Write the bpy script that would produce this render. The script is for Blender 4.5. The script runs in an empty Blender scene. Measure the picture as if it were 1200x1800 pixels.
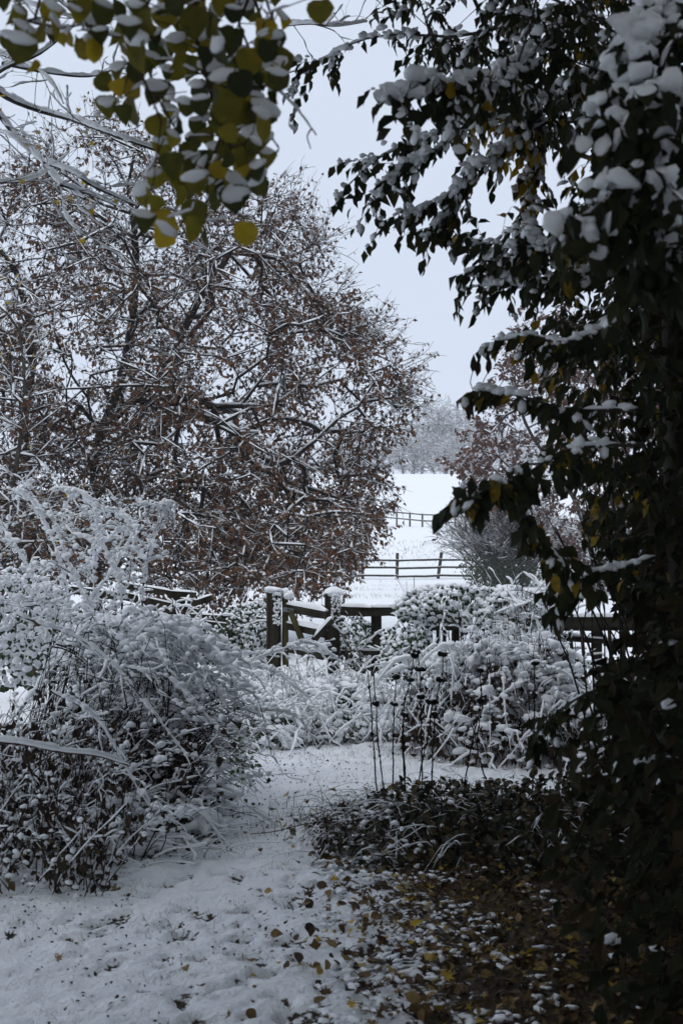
import bpy, math, random
import numpy as np
from mathutils import Vector, Matrix
rng = np.random.default_rng(7)
random.seed(7)
R = math.radians
scn = bpy.context.scene
COL = scn.collection
# ------------------------------------------------------------------ camera
CAMZ, PITCH, F = 1.6, R(1.53), 2250.0
cam = bpy.data.cameras.new('camera'); camo = bpy.data.objects.new('camera', cam); COL.objects.link(camo)
camo.location = (0, 0, CAMZ); camo.rotation_euler = (R(90) + PITCH, 0, 0)
cam.sensor_fit = 'VERTICAL'; cam.sensor_height = 36; cam.lens = 45
cam.clip_start = 0.05; cam.clip_end = 3000
cam.dof.use_dof = True; cam.dof.focus_distance = 12.5; cam.dof.aperture_fstop = 6.0
scn.camera = camo
# ------------------------------------------------------------------ light
SUN_EL, SUN_ROT = R(60), R(-150)
w = bpy.data.worlds.new('World'); scn.world = w; w.use_nodes = True
nt = w.node_tree; nt.nodes.clear()
o_ = nt.nodes.new('ShaderNodeOutputWorld'); bg = nt.nodes.new('ShaderNodeBackground')
sky = nt.nodes.new('ShaderNodeTexSky'); sky.sky_type = 'NISHITA'; sky.sun_disc = False
sky.sun_elevation = SUN_EL; sky.sun_rotation = SUN_ROT; sky.air_density = 1.0; sky.dust_density = 3.0
# an unbroken layer of thin grey cloud under that sky
tc = nt.nodes.new('ShaderNodeTexCoord'); no = nt.nodes.new('ShaderNodeTexNoise')
no.inputs['Scale'].default_value = 1.6; no.inputs['Detail'].default_value = 3
rp = nt.nodes.new('ShaderNodeValToRGB')
rp.color_ramp.elements[0].position = .25; rp.color_ramp.elements[0].color = (6.05, 6.8, 8.1, 1)
rp.color_ramp.elements[1].position = .75; rp.color_ramp.elements[1].color = (6.45, 7.2, 8.45, 1)
mx = nt.nodes.new('ShaderNodeMix'); mx.data_type = 'RGBA'; mx.inputs[0].default_value = .93
nt.links.new(tc.outputs['Generated'], no.inputs['Vector']); nt.links.new(no.outputs['Fac'], rp.inputs['Fac'])
nt.links.new(sky.outputs['Color'], mx.inputs[6]); nt.links.new(rp.outputs['Color'], mx.inputs[7])
nt.links.new(mx.outputs[2], bg.inputs['Color']); bg.inputs['Strength'].default_value = 0.1
nt.links.new(bg.outputs[0], o_.inputs['Surface'])
sl = bpy.data.lights.new('sun', 'SUN'); sl.energy = 1.1; sl.angle = R(60); sl.color = (1, .97, .93)
so = bpy.data.objects.new('sun', sl); COL.objects.link(so)
so.rotation_euler = (R(90) - SUN_EL, 0, -SUN_ROT + R(180) - R(180))
sd = Vector((math.sin(SUN_ROT) * math.cos(SUN_EL), math.cos(SUN_ROT) * math.cos(SUN_EL), math.sin(SUN_EL)))
so.rotation_euler = (sd).to_track_quat('Z', 'Y').to_euler()
vs = scn.view_settings; scn.display_settings.display_device = 'sRGB'
vs.view_transform = 'Standard'; vs.look = 'None'; vs.exposure = 0.15; vs.gamma = 1; vs.use_curve_mapping = False
cy = scn.cycles
cy.max_bounces = 5; cy.diffuse_bounces = 3; cy.glossy_bounces = 2; cy.transmission_bounces = 3; cy.volume_bounces = 1
cy.transparent_max_bounces = 4; cy.caustics_reflective = False; cy.caustics_refractive = False
cy.use_denoising = True

# ------------------------------------------------------------------ helpers
def U(a, b, n=None): return rng.uniform(a, b, n)
def P(px, py, d):
    """world point seen at photo pixel (px,py) at distance d along +Y"""
    px, py, d = np.broadcast_arrays(np.asarray(px, float), np.asarray(py, float), np.asarray(d, float))
    a = (px - 600) / F; b = (900 - py) / F
    y = math.cos(PITCH) - b * math.sin(PITCH); z = math.sin(PITCH) + b * math.cos(PITCH)
    s = d / y
    return np.stack([a * s, y * s, CAMZ + z * s], -1)
def PX(p):
    p = np.asarray(p, float); v = p - np.array([0, 0, CAMZ])
    f = v[..., 1] * math.cos(PITCH) + v[..., 2] * math.sin(PITCH); u = -v[..., 1] * math.sin(PITCH) + v[..., 2] * math.cos(PITCH)
    return 600 + F * v[..., 0] / f, 900 - F * u / f, f
def G(px, d): return (np.asarray(px, float) - 600) / F * d
def sm(a, b, x):
    t = np.clip((x - a) / (b - a), 0, 1); return t * t * (3 - 2 * t)
def _hash(i, j, k, s):
    h = (i * 374761393 + j * 668265263 + k * 2147483647 + s * 974634777) & 0xffffffff
    h = ((h ^ (h >> 13)) * 1274126177) & 0xffffffff
    return ((h ^ (h >> 16)) & 0xffff) / 65535.0
def noise(p, f=1.0, s=0):
    p = np.asarray(p, float) * f
    if p.shape[-1] == 2: p = np.concatenate([p, np.zeros(p.shape[:-1] + (1,))], -1)
    i = np.floor(p).astype(np.int64); t = p - i; t = t * t * (3 - 2 * t); r = 0
    for dx in (0, 1):
        for dy in (0, 1):
            for dz in (0, 1):
                wt = (t[..., 0] if dx else 1 - t[..., 0]) * (t[..., 1] if dy else 1 - t[..., 1]) * (t[..., 2] if dz else 1 - t[..., 2])
                r = r + wt * _hash(i[..., 0] + dx, i[..., 1] + dy, i[..., 2] + dz, s)
    return r
def H0(x, y):
    z = np.interp(y, [-80, 12, 40, 62, 69, 76, 100, 150, 220, 235, 300, 1200], [0, 0, -.1, 0, .35, 1.75, 3.15, 7.2, 14, 14.3, 12, 8])
    z = z + .25 * sm(-1.6, -4.5, x) * sm(20, 8, y) + .12 * sm(1.2, 3, x) * sm(12, 7, y)
    return z
def H(x, y):
    x = np.asarray(x, float); y = np.asarray(y, float); p = np.stack([x, y], -1)
    return H0(x, y) + .10 * (noise(p, .45, 3) - .5) * sm(60, 9, y) + .3 * (noise(p, .06, 5) - .5) * sm(15, 40, y)

def mesh(name, V, quads=None, tris=None, mats=(), midx=None, smooth=True, attr=None):
    me = bpy.data.meshes.new(name)
    V = np.asarray(V, np.float32).reshape(-1, 3)
    nq = 0 if quads is None else len(quads); ntri = 0 if tris is None else len(tris)
    me.vertices.add(len(V)); me.vertices.foreach_set('co', V.ravel())
    li = []; 
    if nq: li.append(np.asarray(quads, np.int32).ravel())
    if ntri: li.append(np.asarray(tris, np.int32).ravel())
    li = np.concatenate(li) if li else np.zeros(0, np.int32)
    me.loops.add(len(li)); me.loops.foreach_set('vertex_index', li)
    st = np.concatenate([np.arange(nq) * 4, nq * 4 + np.arange(ntri) * 3]).astype(np.int32)
    me.polygons.add(nq + ntri); me.polygons.foreach_set('loop_start', st)
    for m in mats: me.materials.append(m)
    if midx is not None: me.polygons.foreach_set('material_index', np.asarray(midx, np.int32))
    me.update(calc_edges=True)
    me.polygons.foreach_set('use_smooth', np.full(nq + ntri, smooth, bool))
    if attr is not None:
        for k, v in attr.items():
            v = np.asarray(v, np.float32)
            dom = 'POINT' if len(v) == len(V) else 'FACE'
            a = me.attributes.new(k, 'FLOAT', dom); a.data.foreach_set('value', v)
    return me
def link(me, parent=None, kind=None, name=None, at=None):
    o = bpy.data.objects.new(name or me.name, me); COL.objects.link(o)
    if kind: o['kind'] = kind
    if parent is not None:
        o.parent = parent
    return o
ORG = {}
def thing(name, label, cat, loc, group=None):
    o = bpy.data.objects.new(name, None); COL.objects.link(o); o.empty_display_size = .2
    o.location = tuple(float(c) for c in loc); o['label'] = label; o['category'] = cat
    if group: o['group'] = group
    ORG[o] = np.array([float(c) for c in loc]); return o
def part(name, geo, mats, parent=None, kind=None, smooth=True, attr=None, label=None, midx=None):
    V, Q, T = geo
    V = np.asarray(V, float).reshape(-1, 3)
    base = ORG.get(parent, np.zeros(3))
    if len(V) == 0: return None
    o = link(mesh(name, V - base, Q, T, mats if isinstance(mats, (list, tuple)) else [mats], midx, smooth, attr), parent, kind)
    if parent is not None: ORG[o] = base
    if label: o['label'] = label
    return o
def join(gs):
    Vs, Qs, Ts, n = [], [], [], 0
    for V, Q, T in gs:
        V = np.asarray(V, float).reshape(-1, 3)
        Vs.append(V)
        if Q is not None and len(Q): Qs.append(np.asarray(Q) + n)
        if T is not None and len(T): Ts.append(np.asarray(T) + n)
        n += len(V)
    if not Vs: return np.zeros((0, 3)), None, None
    return np.concatenate(Vs), (np.concatenate(Qs) if Qs else None), (np.concatenate(Ts) if Ts else None)
def nrm(v): return v / np.maximum(np.linalg.norm(v, axis=-1, keepdims=True), 1e-9)
def tangents(Pn):
    t = np.empty_like(Pn); t[:, 1:-1] = Pn[:, 2:] - Pn[:, :-2]; t[:, 0] = Pn[:, 1] - Pn[:, 0]; t[:, -1] = Pn[:, -1] - Pn[:, -2]
    return nrm(t)
def tubes(Pn, Rn, S=4, flat=1.0, cap=False):
    """Pn (N,K,3), Rn (N,K): N tubes of K rings and S sides"""
    Pn = np.asarray(Pn, float); N, K = Pn.shape[:2]
    if N == 0: return np.zeros((0, 3)), None, None
    Rn = np.broadcast_to(Rn, (N, K))
    t = tangents(Pn); up = np.array([0, 0, 1.0])
    u = np.cross(t, up); bad = np.linalg.norm(u, axis=-1) < .12
    u[bad] = np.cross(t[bad], np.array([0, 1.0, 0])); u = nrm(u); v = np.cross(u, t)
    a = np.arange(S) / S * 2 * math.pi + .3
    V = Pn[:, :, None] + Rn[:, :, None, None] * (np.cos(a)[None, None, :, None] * u[:, :, None] + flat * np.sin(a)[None, None, :, None] * v[:, :, None])
    b = (np.arange(N)[:, None, None] * K + np.arange(K - 1)[None, :, None]) * S
    s = np.arange(S)[None, None]; s2 = (s + 1) % S
    Q = np.stack([b + s, b + s2, b + S + s2, b + S + s], -1).reshape(-1, 4)
    V = V.reshape(-1, 3)
    if cap:
        T = []
        for k in (0, K - 1):
            bb = (np.arange(N) * K + k) * S
            for i in range(1, S - 1):
                T.append(np.stack([bb, bb + i, bb + i + 1], -1) if k else np.stack([bb, bb + i + 1, bb + i], -1))
        return V, Q, np.concatenate(T)
    return V, Q, None
def resample(pl, K):
    """pl (n,3) -> (K,3) evenly along its length, Catmull smoothed"""
    pl = np.asarray(pl, float)
    if len(pl) > 2 and K > len(pl):
        q = []; p = np.vstack([2 * pl[0] - pl[1], pl, 2 * pl[-1] - pl[-2]])
        for i in range(len(pl) - 1):
            for t in np.linspace(0, 1, 6, endpoint=False):
                a, b, c, d = p[i:i + 4]
                q.append(.5 * (2 * b + (c - a) * t + (2 * a - 5 * b + 4 * c - d) * t * t + (3 * b - a - 3 * c + d) * t ** 3))
        q.append(pl[-1]); pl = np.array(q)
    s = np.concatenate([[0], np.cumsum(np.linalg.norm(np.diff(pl, axis=0), axis=1))])
    x = np.linspace(0, s[-1], K)
    return np.stack([np.interp(x, s, pl[:, i]) for i in range(3)], -1)
def up_res(Pn, k):
    """linear-refine (N,K,3) k times per segment"""
    N, K = Pn.shape[:2]; x = np.linspace(0, K - 1, (K - 1) * k + 1); i = np.minimum(x.astype(int), K - 2); f = (x - i)
    if Pn.ndim == 3: f = f[None, :, None]
    else: f = f[None]
    return Pn[:, i] * (1 - f) + Pn[:, i + 1] * f
def snowtube(Pn, Rn, thick, lump=.5, S=5, k=2, minh=.25, gaps=.0, freq=14, flat=.85):
    """snow lying along the upper side of twigs; none on steep ones"""
    Pn = np.asarray(Pn, float); Rn = np.broadcast_to(Rn, Pn.shape[:2]).copy()
    if len(Pn) == 0: return np.zeros((0, 3)), None, None
    if k > 1: Pn = up_res(Pn, k); Rn = up_res(Rn, k)
    t = tangents(Pn); h = np.sqrt(np.clip(1 - t[..., 2] ** 2, 0, 1))
    nz = noise(Pn, freq, 11) * .65 + noise(Pn, freq * 2.3, 12) * .35
    f = np.maximum(.12, 1 - lump + 2.1 * lump * (1.35 * nz - .17)) * np.clip((h - minh) / (1 - minh) * 1.3, 0, 1)
    if gaps: f = f * sm(gaps - .06, gaps + .1, noise(Pn, freq * .55, 13))
    x = np.linspace(0, 1, Pn.shape[1]); f = f * np.clip(np.minimum(x, 1 - x) * 12 + .35, 0, 1)[None]
    rs = f * (thick + Rn * .6)
    keep = rs.max(1) > thick * .25
    Pn, Rn, rs = Pn[keep], Rn[keep], rs[keep]
    c = Pn + np.array([0, 0, 1.0]) * (Rn * .75 + rs * .45)[..., None]
    c = c + (noise(Pn, 9, 14)[..., None] - .5) * rs[..., None] * np.array([.5, .5, 0])
    return tubes(c, np.maximum(rs, 1e-4), S, flat)
def chain(Pn, Rn, size, per, gaps=.45, freq=5, seed=0, tpl=None, flat=.72, lo=.05, elong=0):
    """clumps of snow caught along the upper side of twigs, in runs with bare stretches between"""
    Pn = np.asarray(Pn, float)
    if len(Pn) == 0: return np.zeros((0, 3)), None, None
    c, d, i, f = along(Pn, per, lo, 1.); h = np.sqrt(np.clip(1 - d[:, 2] ** 2, 0, 1))
    k = (noise(c, freq, 40 + seed) > gaps) & (rng.random(len(c)) < h ** 1.5); c, d = c[k], d[k]; s = U(.35, 1.15, len(c)) ** 1.3 * size
    return blobs(c + np.array([0, 0, .55]) * s[:, None] + rng.normal(0, .25, c.shape) * s[:, None], s, flat, tpl or ICO1, .45)
def _ico(sub):
    import bmesh
    b = bmesh.new(); bmesh.ops.create_icosphere(b, subdivisions=sub, radius=1)
    V = np.array([v.co[:] for v in b.verts]); T = np.array([[v.index for v in f.verts] for f in b.faces]); b.free(); return V, T
ICO1, ICO2, ICO3 = _ico(1), _ico(2), _ico(3)
OCT = (np.array([[1, 0, 0], [-1, 0, 0], [0, 1, 0], [0, -1, 0], [0, 0, 1], [0, 0, -.6]], float),
       np.array([[0, 2, 4], [2, 1, 4], [1, 3, 4], [3, 0, 4], [2, 0, 5], [1, 2, 5], [3, 1, 5], [0, 3, 5]]))
def inst(tpl, C, M):
    """place a template (V,T) N times: C (N,3), M (N,3,3) columns = local axes (already scaled)"""
    V, T = tpl; N = len(C)
    if N == 0: return np.zeros((0, 3)), None, None
    W = np.einsum('nij,vj->nvi', M, V) + C[:, None]
    return W.reshape(-1, 3), None, (T[None] + (np.arange(N) * len(V))[:, None, None]).reshape(-1, 3)
def blobs(C, s, flat=.7, tpl=ICO2, jit=.22, freq=None):
    """snow pillows: C (N,3) centres, s (N,) radii"""
    C = np.asarray(C, float); s = np.broadcast_to(s, (len(C),)); N = len(C)
    if N == 0: return np.zeros((0, 3)), None, None
    a = U(0, 6.28, N); e = U(.62, 1.6, N)
    M = np.zeros((N, 3, 3)); M[:, 0, 0] = np.cos(a) * s * e; M[:, 1, 0] = np.sin(a) * s * e
    M[:, 0, 1] = -np.sin(a) * s / e; M[:, 1, 1] = np.cos(a) * s / e; M[:, 2, 2] = s * flat * U(.8, 1.15, N)
    M[:, 2, 0] = U(-.25, .25, N) * s
    V, Q, T = inst(tpl, C, M)
    V = V.reshape(N, -1, 3); d = V - C[:, None]
    ms = max(float(np.mean(s)), 1e-4)
    f = 1 + jit * 2.2 * (noise(V, .9 / ms, 21) - .5) + jit * 1.3 * (noise(V, 2.3 / ms, 22) - .5)
    V = C[:, None] + d * f[..., None]
    return V.reshape(-1, 3), Q, T
def frames(D, Nn):
    D = nrm(D); X = nrm(np.cross(D, Nn)); Z = np.cross(X, D)
    return np.stack([X, D, Z], -1)
def leaf_tpl(kind='ovate', curl=.2, fold=.15, seed=0):
    """leaf along +y, length 1"""
    r = np.random.default_rng(seed)
    if kind == 'ovate': ys = np.array([0, .12, .35, .6, .82, 1.]); ws = np.array([0, .2, .33, .3, .16, 0])
    elif kind == 'round': ys = np.array([0, .03, .22, .5, .76, .93, 1.]); ws = np.array([.06, .26, .44, .48, .38, .17, 0])
    elif kind == 'heart': ys = np.array([0, .03, .2, .42, .68, .86, 1.]); ws = np.array([.08, .3, .46, .43, .27, .1, 0])
    elif kind == 'thin': ys = np.array([0, .3, .6, 1.]); ws = np.array([0, .16, .14, 0])
    elif kind == 'maple':
        a = np.linspace(-2.6, 2.6, 15); rr = np.where(np.arange(15) % 2 == 1, .36, 1.0) * np.array([.5, 1, .75, 1, .85, 1, .95, 1.1, .95, 1, .85, 1, .75, 1, .5])
        rr = rr * .52; X = np.sin(a) * rr; Y = .42 + np.cos(a) * rr
        Z = curl * (X ** 2 * 1.4 + (Y - .4) ** 2) * r.uniform(.4, 1.6, 15) + r.uniform(-.06, .06, 15)
        V = np.vstack([[0, .4, 0], np.stack([X, Y, Z], -1)]); n = 15
        T = np.array([[0, i + 1, i + 2] for i in range(n - 1)])
        st = np.array([[-.012, -.35, .05], [.012, -.35, .05], [.012, .4, 0], [-.012, .4, 0]])
        V = np.vstack([V, st]); T = np.vstack([T, [[16, 17, 18], [16, 18, 19]]])
        return V, T
    n = len(ys); j = r.uniform(.9, 1.1, n)
    zc = -curl * ys ** 2 + r.uniform(-.02, .02, n)
    mid = np.stack([0 * ys, ys, zc], -1); L = np.stack([-ws * j, ys - .02, zc + ws * fold * 2 * r.uniform(.5, 1.4, n)], -1); Rr = np.stack([ws, ys - .02, zc + ws * fold * 2 * r.uniform(.5, 1.4, n)], -1)
    V = np.vstack([mid, L, Rr]); T = []
    for i in range(n - 1):
        T += [[i, i + 1, n + i + 1], [i, n + i + 1, n + i], [i, 2 * n + i, 2 * n + i + 1], [i, 2 * n + i + 1, i + 1]]
    T = [t for t in T if len({tuple(np.round(V[k], 6)) for k in t}) == 3]
    return V, np.array(T)
LITE = [(np.array([[0, 0, 0], [.27, .38, .07], [.2, .72, .0], [0, 1, -.22], [-.2, .72, .02], [-.27, .38, .09], [0, .5, -.04]]), np.array([[0, 1, 6], [1, 2, 6], [2, 3, 6], [3, 4, 6], [4, 5, 6], [5, 0, 6]])),
        (np.array([[0, 0, 0], [.3, .45, .12], [0.05, 1, -.3], [-.27, .5, .05], [0, .5, -.06]]), np.array([[0, 1, 4], [1, 2, 4], [2, 3, 4], [3, 0, 4]]))]
DIA = (np.array([[0, 0, 0], [.3, .5, .12], [0, 1, -.1], [-.3, .5, .12]]), np.array([[0, 1, 2], [0, 2, 3]]))
def cap_tpl(kind='ovate', seed=0, sub=2, cover=1.0):
    """pillow of snow lying on a leaf's upper face"""
    V, T = (ICO2 if sub == 2 else ICO1); V = V.copy(); r = np.random.default_rng(seed)
    wx = {'ovate': .28, 'round': .40, 'thin': .14, 'maple': .4}[kind]
    n = 1 + .7 * (noise(V + seed * 3.1, 1.3, seed) - .5) + .35 * (noise(V + seed * 1.7, 3.1, seed) - .5)
    V = V * n[:, None]
    V[:, 2] = np.where(V[:, 2] < 0, V[:, 2] * .25, V[:, 2])
    pr = np.sqrt(np.clip(1 - ((V[:, 1] - .15) / 1.25) ** 2, .02, 1)) if kind != 'maple' else 1
    V[:, 0] = V[:, 0] * (1.12 if kind == 'ovate' else 1.05) * pr
    V = V * np.array([wx, .47 * cover, .115]) + np.array([r.uniform(-.05, .05), .02 + .46 * cover, .06])
    V[:, 2] -= .2 * V[:, 1] ** 2
    return V, T

def in_poly(x, y, poly):
    c = np.zeros(len(x), bool); n = len(poly)
    for i in range(n):
        x1, y1 = poly[i]; x2, y2 = poly[(i + 1) % n]
        if y1 == y2: continue
        m = ((y1 > y) != (y2 > y)) & (x < (x2 - x1) * (y - y1) / (y2 - y1) + x1); c ^= m
    return c
def edge_dist(x, y, poly):
    d = np.full(len(x), 1e9); p = np.stack([x, y], -1)
    for i in range(len(poly)):
        a = np.array(poly[i], float); b = np.array(poly[(i + 1) % len(poly)], float); ab = b - a
        t = np.clip(((p - a) @ ab) / (ab @ ab), 0, 1); d = np.minimum(d, np.linalg.norm(p - a - t[:, None] * ab, axis=1))
    return d
def fill(poly, n, d0, d1, soft=120, lump=0):
    """n points inside an outline that has its own distance and depth, round in section"""
    poly = [tuple(p) for p in poly]; xs = [p[0] for p in poly]; ys = [p[1] for p in poly]; X = []; c = 0
    while c < n:
        x = U(min(xs), max(xs), n * 2); y = U(min(ys), max(ys), n * 2); m = in_poly(x, y, poly)
        x, y = x[m], y[m]
        if lump:
            k = noise(np.stack([x, y], -1), 1 / lump, 31) > U(.2, .62, len(x)); x, y = x[k], y[k]
        X.append(np.stack([x, y], -1)); c += len(x)
    X = np.concatenate(X)[:n]; e = np.sqrt(np.clip(edge_dist(X[:, 0], X[:, 1], poly) / soft, .02, 1))
    d = (d0 + d1) / 2 + (d1 - d0) / 2 * U(-1, 1, n) * e
    return P(X[:, 0], X[:, 1], d)

def atree(seeds, targets, step=.3, sag=.0, dirw=.5, upb=0.0, key=None):
    """grow a branch skeleton: every target point is joined to the nearest node of what already stands"""
    nodes = []; par = []; chains = []
    for s in seeds:
        s = np.asarray(s, float); L = np.linalg.norm(np.diff(s, axis=0), axis=1).sum(); q = resample(s, max(3, int(L / step) + 1))
        b = len(nodes); 
        for i, p in enumerate(q): nodes.append(p); par.append(b + i - 1 if i else -1)
        chains.append(list(range(b, b + len(q))))
    S0 = np.array(nodes)
    k = np.array([np.min(np.linalg.norm(S0 - t, axis=1)) for t in targets]) if key is None else key
    order = np.argsort(k + rng.uniform(0, .35, len(k)) * step * 4)
    M = len(nodes) + int(sum(1 for _ in targets)) * 14
    A = np.full((M, 3), 1e9); A[:len(nodes)] = S0; dirs = np.zeros((M, 3)); n = len(nodes)
    for i in range(n):
        j = par[i]; dirs[i] = nrm(A[i] - A[j]) if j >= 0 else nrm(A[i + 1] - A[i])
    tips = []
    for ti in order:
        t = targets[ti]; v = t - A[:n]; d = np.linalg.norm(v, axis=1)
        c = d * (1 + dirw * (1 - (v * dirs[:n]).sum(1) / np.maximum(d, 1e-6))) + upb * np.maximum(0, -v[:, 2])
        j = int(np.argmin(c)); L = d[j]
        if L < step * .3: continue
        m = min(12, max(1, int(round(L / step)))); p0 = A[j]; T0 = dirs[j] * L * .45
        ch = [j]; x = np.arange(1, m + 1) / m
        for q, f in enumerate(x):
            h1 = f * f * f - 2 * f * f + f; h2 = -2 * f ** 3 + 3 * f * f
            p = p0 * (1 - h2) + t * h2 + h1 * T0
            if q < m - 1: p = p + rng.normal(0, .06 * step, 3)
            p[2] -= sag * math.sin(math.pi * f) * L
            if n >= M: break
            A[n] = p; par.append(ch[-1]); dirs[n] = nrm(p - A[ch[-1]]); ch.append(n); n += 1
        chains.append(ch); tips.append(ch[-1])
    par = np.array(par[:n]); cnt = np.zeros(n)
    for t in tips: cnt[t] += 1
    for i in range(n - 1, -1, -1):
        if par[i] >= 0: cnt[par[i]] += cnt[i]
    return A[:n], par, np.maximum(cnt, 1), chains, np.array(tips), dirs[:n]
def chain_tubes(A, cnt, chains, r0, pw, rmax, K):
    Pn = np.array([resample(A[c], K) for c in chains]); out = []
    for c in chains:
        r = np.minimum(r0 * cnt[c] ** pw, rmax).copy()
        if len(c) > 1 and r[0] > r[1] * 1.6: r[0] = r[1] * 1.25
        out.append(np.interp(np.linspace(0, len(c) - 1, K), np.arange(len(c)), r))
    return Pn, np.array(out)
def twigs(base, dirs, n_each, L, spread=.9, droop=.2, K=4, up=0.0, crook=.26):
    """short side twigs: returns polylines (N,K,3)"""
    B = np.repeat(base, n_each, 0); D = np.repeat(dirs, n_each, 0); N = len(B)
    D = nrm(D + rng.normal(0, spread, (N, 3)) * .6 + np.array([0, 0, up])); ln = U(.5, 1.0, N) * L
    out = np.zeros((N, K, 3)); out[:, 0] = B
    for k in range(1, K):
        D = nrm(D + rng.normal(0, crook, (N, 3)) + np.array([0, 0, -droop / K])); out[:, k] = out[:, k - 1] + D * (ln / (K - 1))[:, None]
    return out
def along(Pn, per, lo=.25, hi=1.0, even=False):
    """points + directions along polylines"""
    N, K = Pn.shape[:2]; f = np.tile(np.linspace(lo, hi, per), N) if even else U(lo, hi, N * per)
    i = np.repeat(np.arange(N), per); x = np.clip(f * (K - 1), 0, K - 1.001); k = x.astype(int); g = (x - k)[:, None]
    return Pn[i, k] * (1 - g) + Pn[i, k + 1] * g, nrm(Pn[i, k + 1] - Pn[i, k]), i, f
def box(c0, c1, h, wd, jit=.0, along_up=(0, 0, 1), ns=1):
    """beam from c0 to c1, height h (up), width wd, slightly uneven"""
    c0 = np.array(c0, float); c1 = np.array(c1, float); t = nrm(c1 - c0); up = np.array(along_up, float)
    s = nrm(np.cross(t, up)); u = np.cross(s, t); n = max(2, ns + 1); V = []
    for i in range(n):
        c = c0 + (c1 - c0) * i / (n - 1)
        if 0 < i < n - 1: c = c + rng.normal(0, jit, 3)
        b = .12 * min(h, wd)
        for (a, e) in ((-1, -1), (1, -1), (1, 1), (-1, 1)):
            # bevelled corner = two verts
            V.append(c + s * a * (wd / 2 - (b if (a * e > 0) else 0)) + u * e * (h / 2 - (0 if (a * e > 0) else b)))
            V.append(c + s * a * (wd / 2 - (0 if (a * e > 0) else b)) + u * e * (h / 2 - (b if (a * e > 0) else 0)))
    V = np.array(V) + rng.normal(0, jit * .3, (len(V), 3)); Q = []
    for i in range(n - 1):
        for k in range(8):
            a = i * 8 + k; b2 = i * 8 + (k + 1) % 8; Q.append([a, b2, b2 + 8, a + 8])
    T = [[0, k + 1, k] for k in range(1, 7)] + [[(n - 1) * 8, (n - 1) * 8 + k, (n - 1) * 8 + k + 1] for k in range(1, 7)]
    return V, np.array(Q), np.array(T)
def snow_ridge(c0, c1, wd, hgt, n=None):
    """lumpy snow lying along the top of a beam"""
    c0 = np.array(c0, float); c1 = np.array(c1, float); L = np.linalg.norm(c1 - c0); n = n or max(4, int(L / .05))
    f = np.linspace(0, 1, n)[:, None]; c = c0 * (1 - f) + c1 * f; t = nrm((c1 - c0)); s = nrm(np.cross(t, [0, 0, 1.])); V = []; S = 7
    hh = hgt * (.65 + .7 * noise(c, 7, 8)) * np.clip(np.minimum(f[:, 0], 1 - f[:, 0]) * L / .04 + .25, 0, 1)
    ww = wd / 2 * (.95 + .3 * noise(c, 9, 9))
    for i in range(n):
        for k in range(S):
            a = math.pi * k / (S - 1); V.append(c[i] + s * math.cos(a) * ww[i] + np.array([0, 0, 1]) * (math.sin(a) ** .7 * hh[i] if 0 < k < S - 1 else -.004))
    Q = [[i * S + k, i * S + k + 1, (i + 1) * S + k + 1, (i + 1) * S + k] for i in range(n - 1) for k in range(S - 1)]
    T = [[0, k, k + 1] for k in range(1, S - 1)] + [[(n - 1) * S, (n - 1) * S + k + 1, (n - 1) * S + k] for k in range(1, S - 1)]
    return np.array(V), np.array(Q), np.array(T)

# ------------------------------------------------------------------ materials
def base_mat(name, rough=.8, spec=.2):
    m = bpy.data.materials.new(name); m.use_nodes = True; b = m.node_tree.nodes['Principled BSDF']
    b.inputs['Roughness'].default_value = rough; b.inputs['Specular IOR Level'].default_value = spec
    return m, m.node_tree, b
def ramp(nt, cols, pos=None):
    r = nt.nodes.new('ShaderNodeValToRGB'); e = r.color_ramp.elements; pos = pos or [i / (len(cols) - 1) for i in range(len(cols))]
    while len(e) < len(cols): e.new(.5)
    for i, c in enumerate(cols): e[i].position = pos[i]; e[i].color = (*c, 1)
    return r
def noisy(name, cols, scale=8, detail=5, rough=.85, bump=.3, bscale=None, dist=.02, stretch=None, spec=.2, pos=None):
    m, nt, b = base_mat(name, rough, spec); g = nt.nodes.new('ShaderNodeNewGeometry'); v = g.outputs['Position']
    if stretch:
        mp = nt.nodes.new('ShaderNodeMapping'); mp.inputs['Scale'].default_value = stretch; nt.links.new(v, mp.inputs['Vector']); v = mp.outputs[0]
    n = nt.nodes.new('ShaderNodeTexNoise'); n.inputs['Scale'].default_value = scale; n.inputs['Detail'].default_value = detail
    nt.links.new(v, n.inputs['Vector']); r = ramp(nt, cols, pos or [.3 + .4 * i / (len(cols) - 1) for i in range(len(cols))]); nt.links.new(n.outputs['Fac'], r.inputs['Fac'])
    nt.links.new(r.outputs['Color'], b.inputs['Base Color'])
    if bump:
        n2 = nt.nodes.new('ShaderNodeTexNoise'); n2.inputs['Scale'].default_value = bscale or scale * 2; n2.inputs['Detail'].default_value = 6
        nt.links.new(v, n2.inputs['Vector']); bp = nt.nodes.new('ShaderNodeBump'); bp.inputs['Strength'].default_value = bump; bp.inputs['Distance'].default_value = dist
        nt.links.new(n2.outputs['Fac'], bp.inputs['Height']); nt.links.new(bp.outputs[0], b.inputs['Normal'])
    return m
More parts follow.
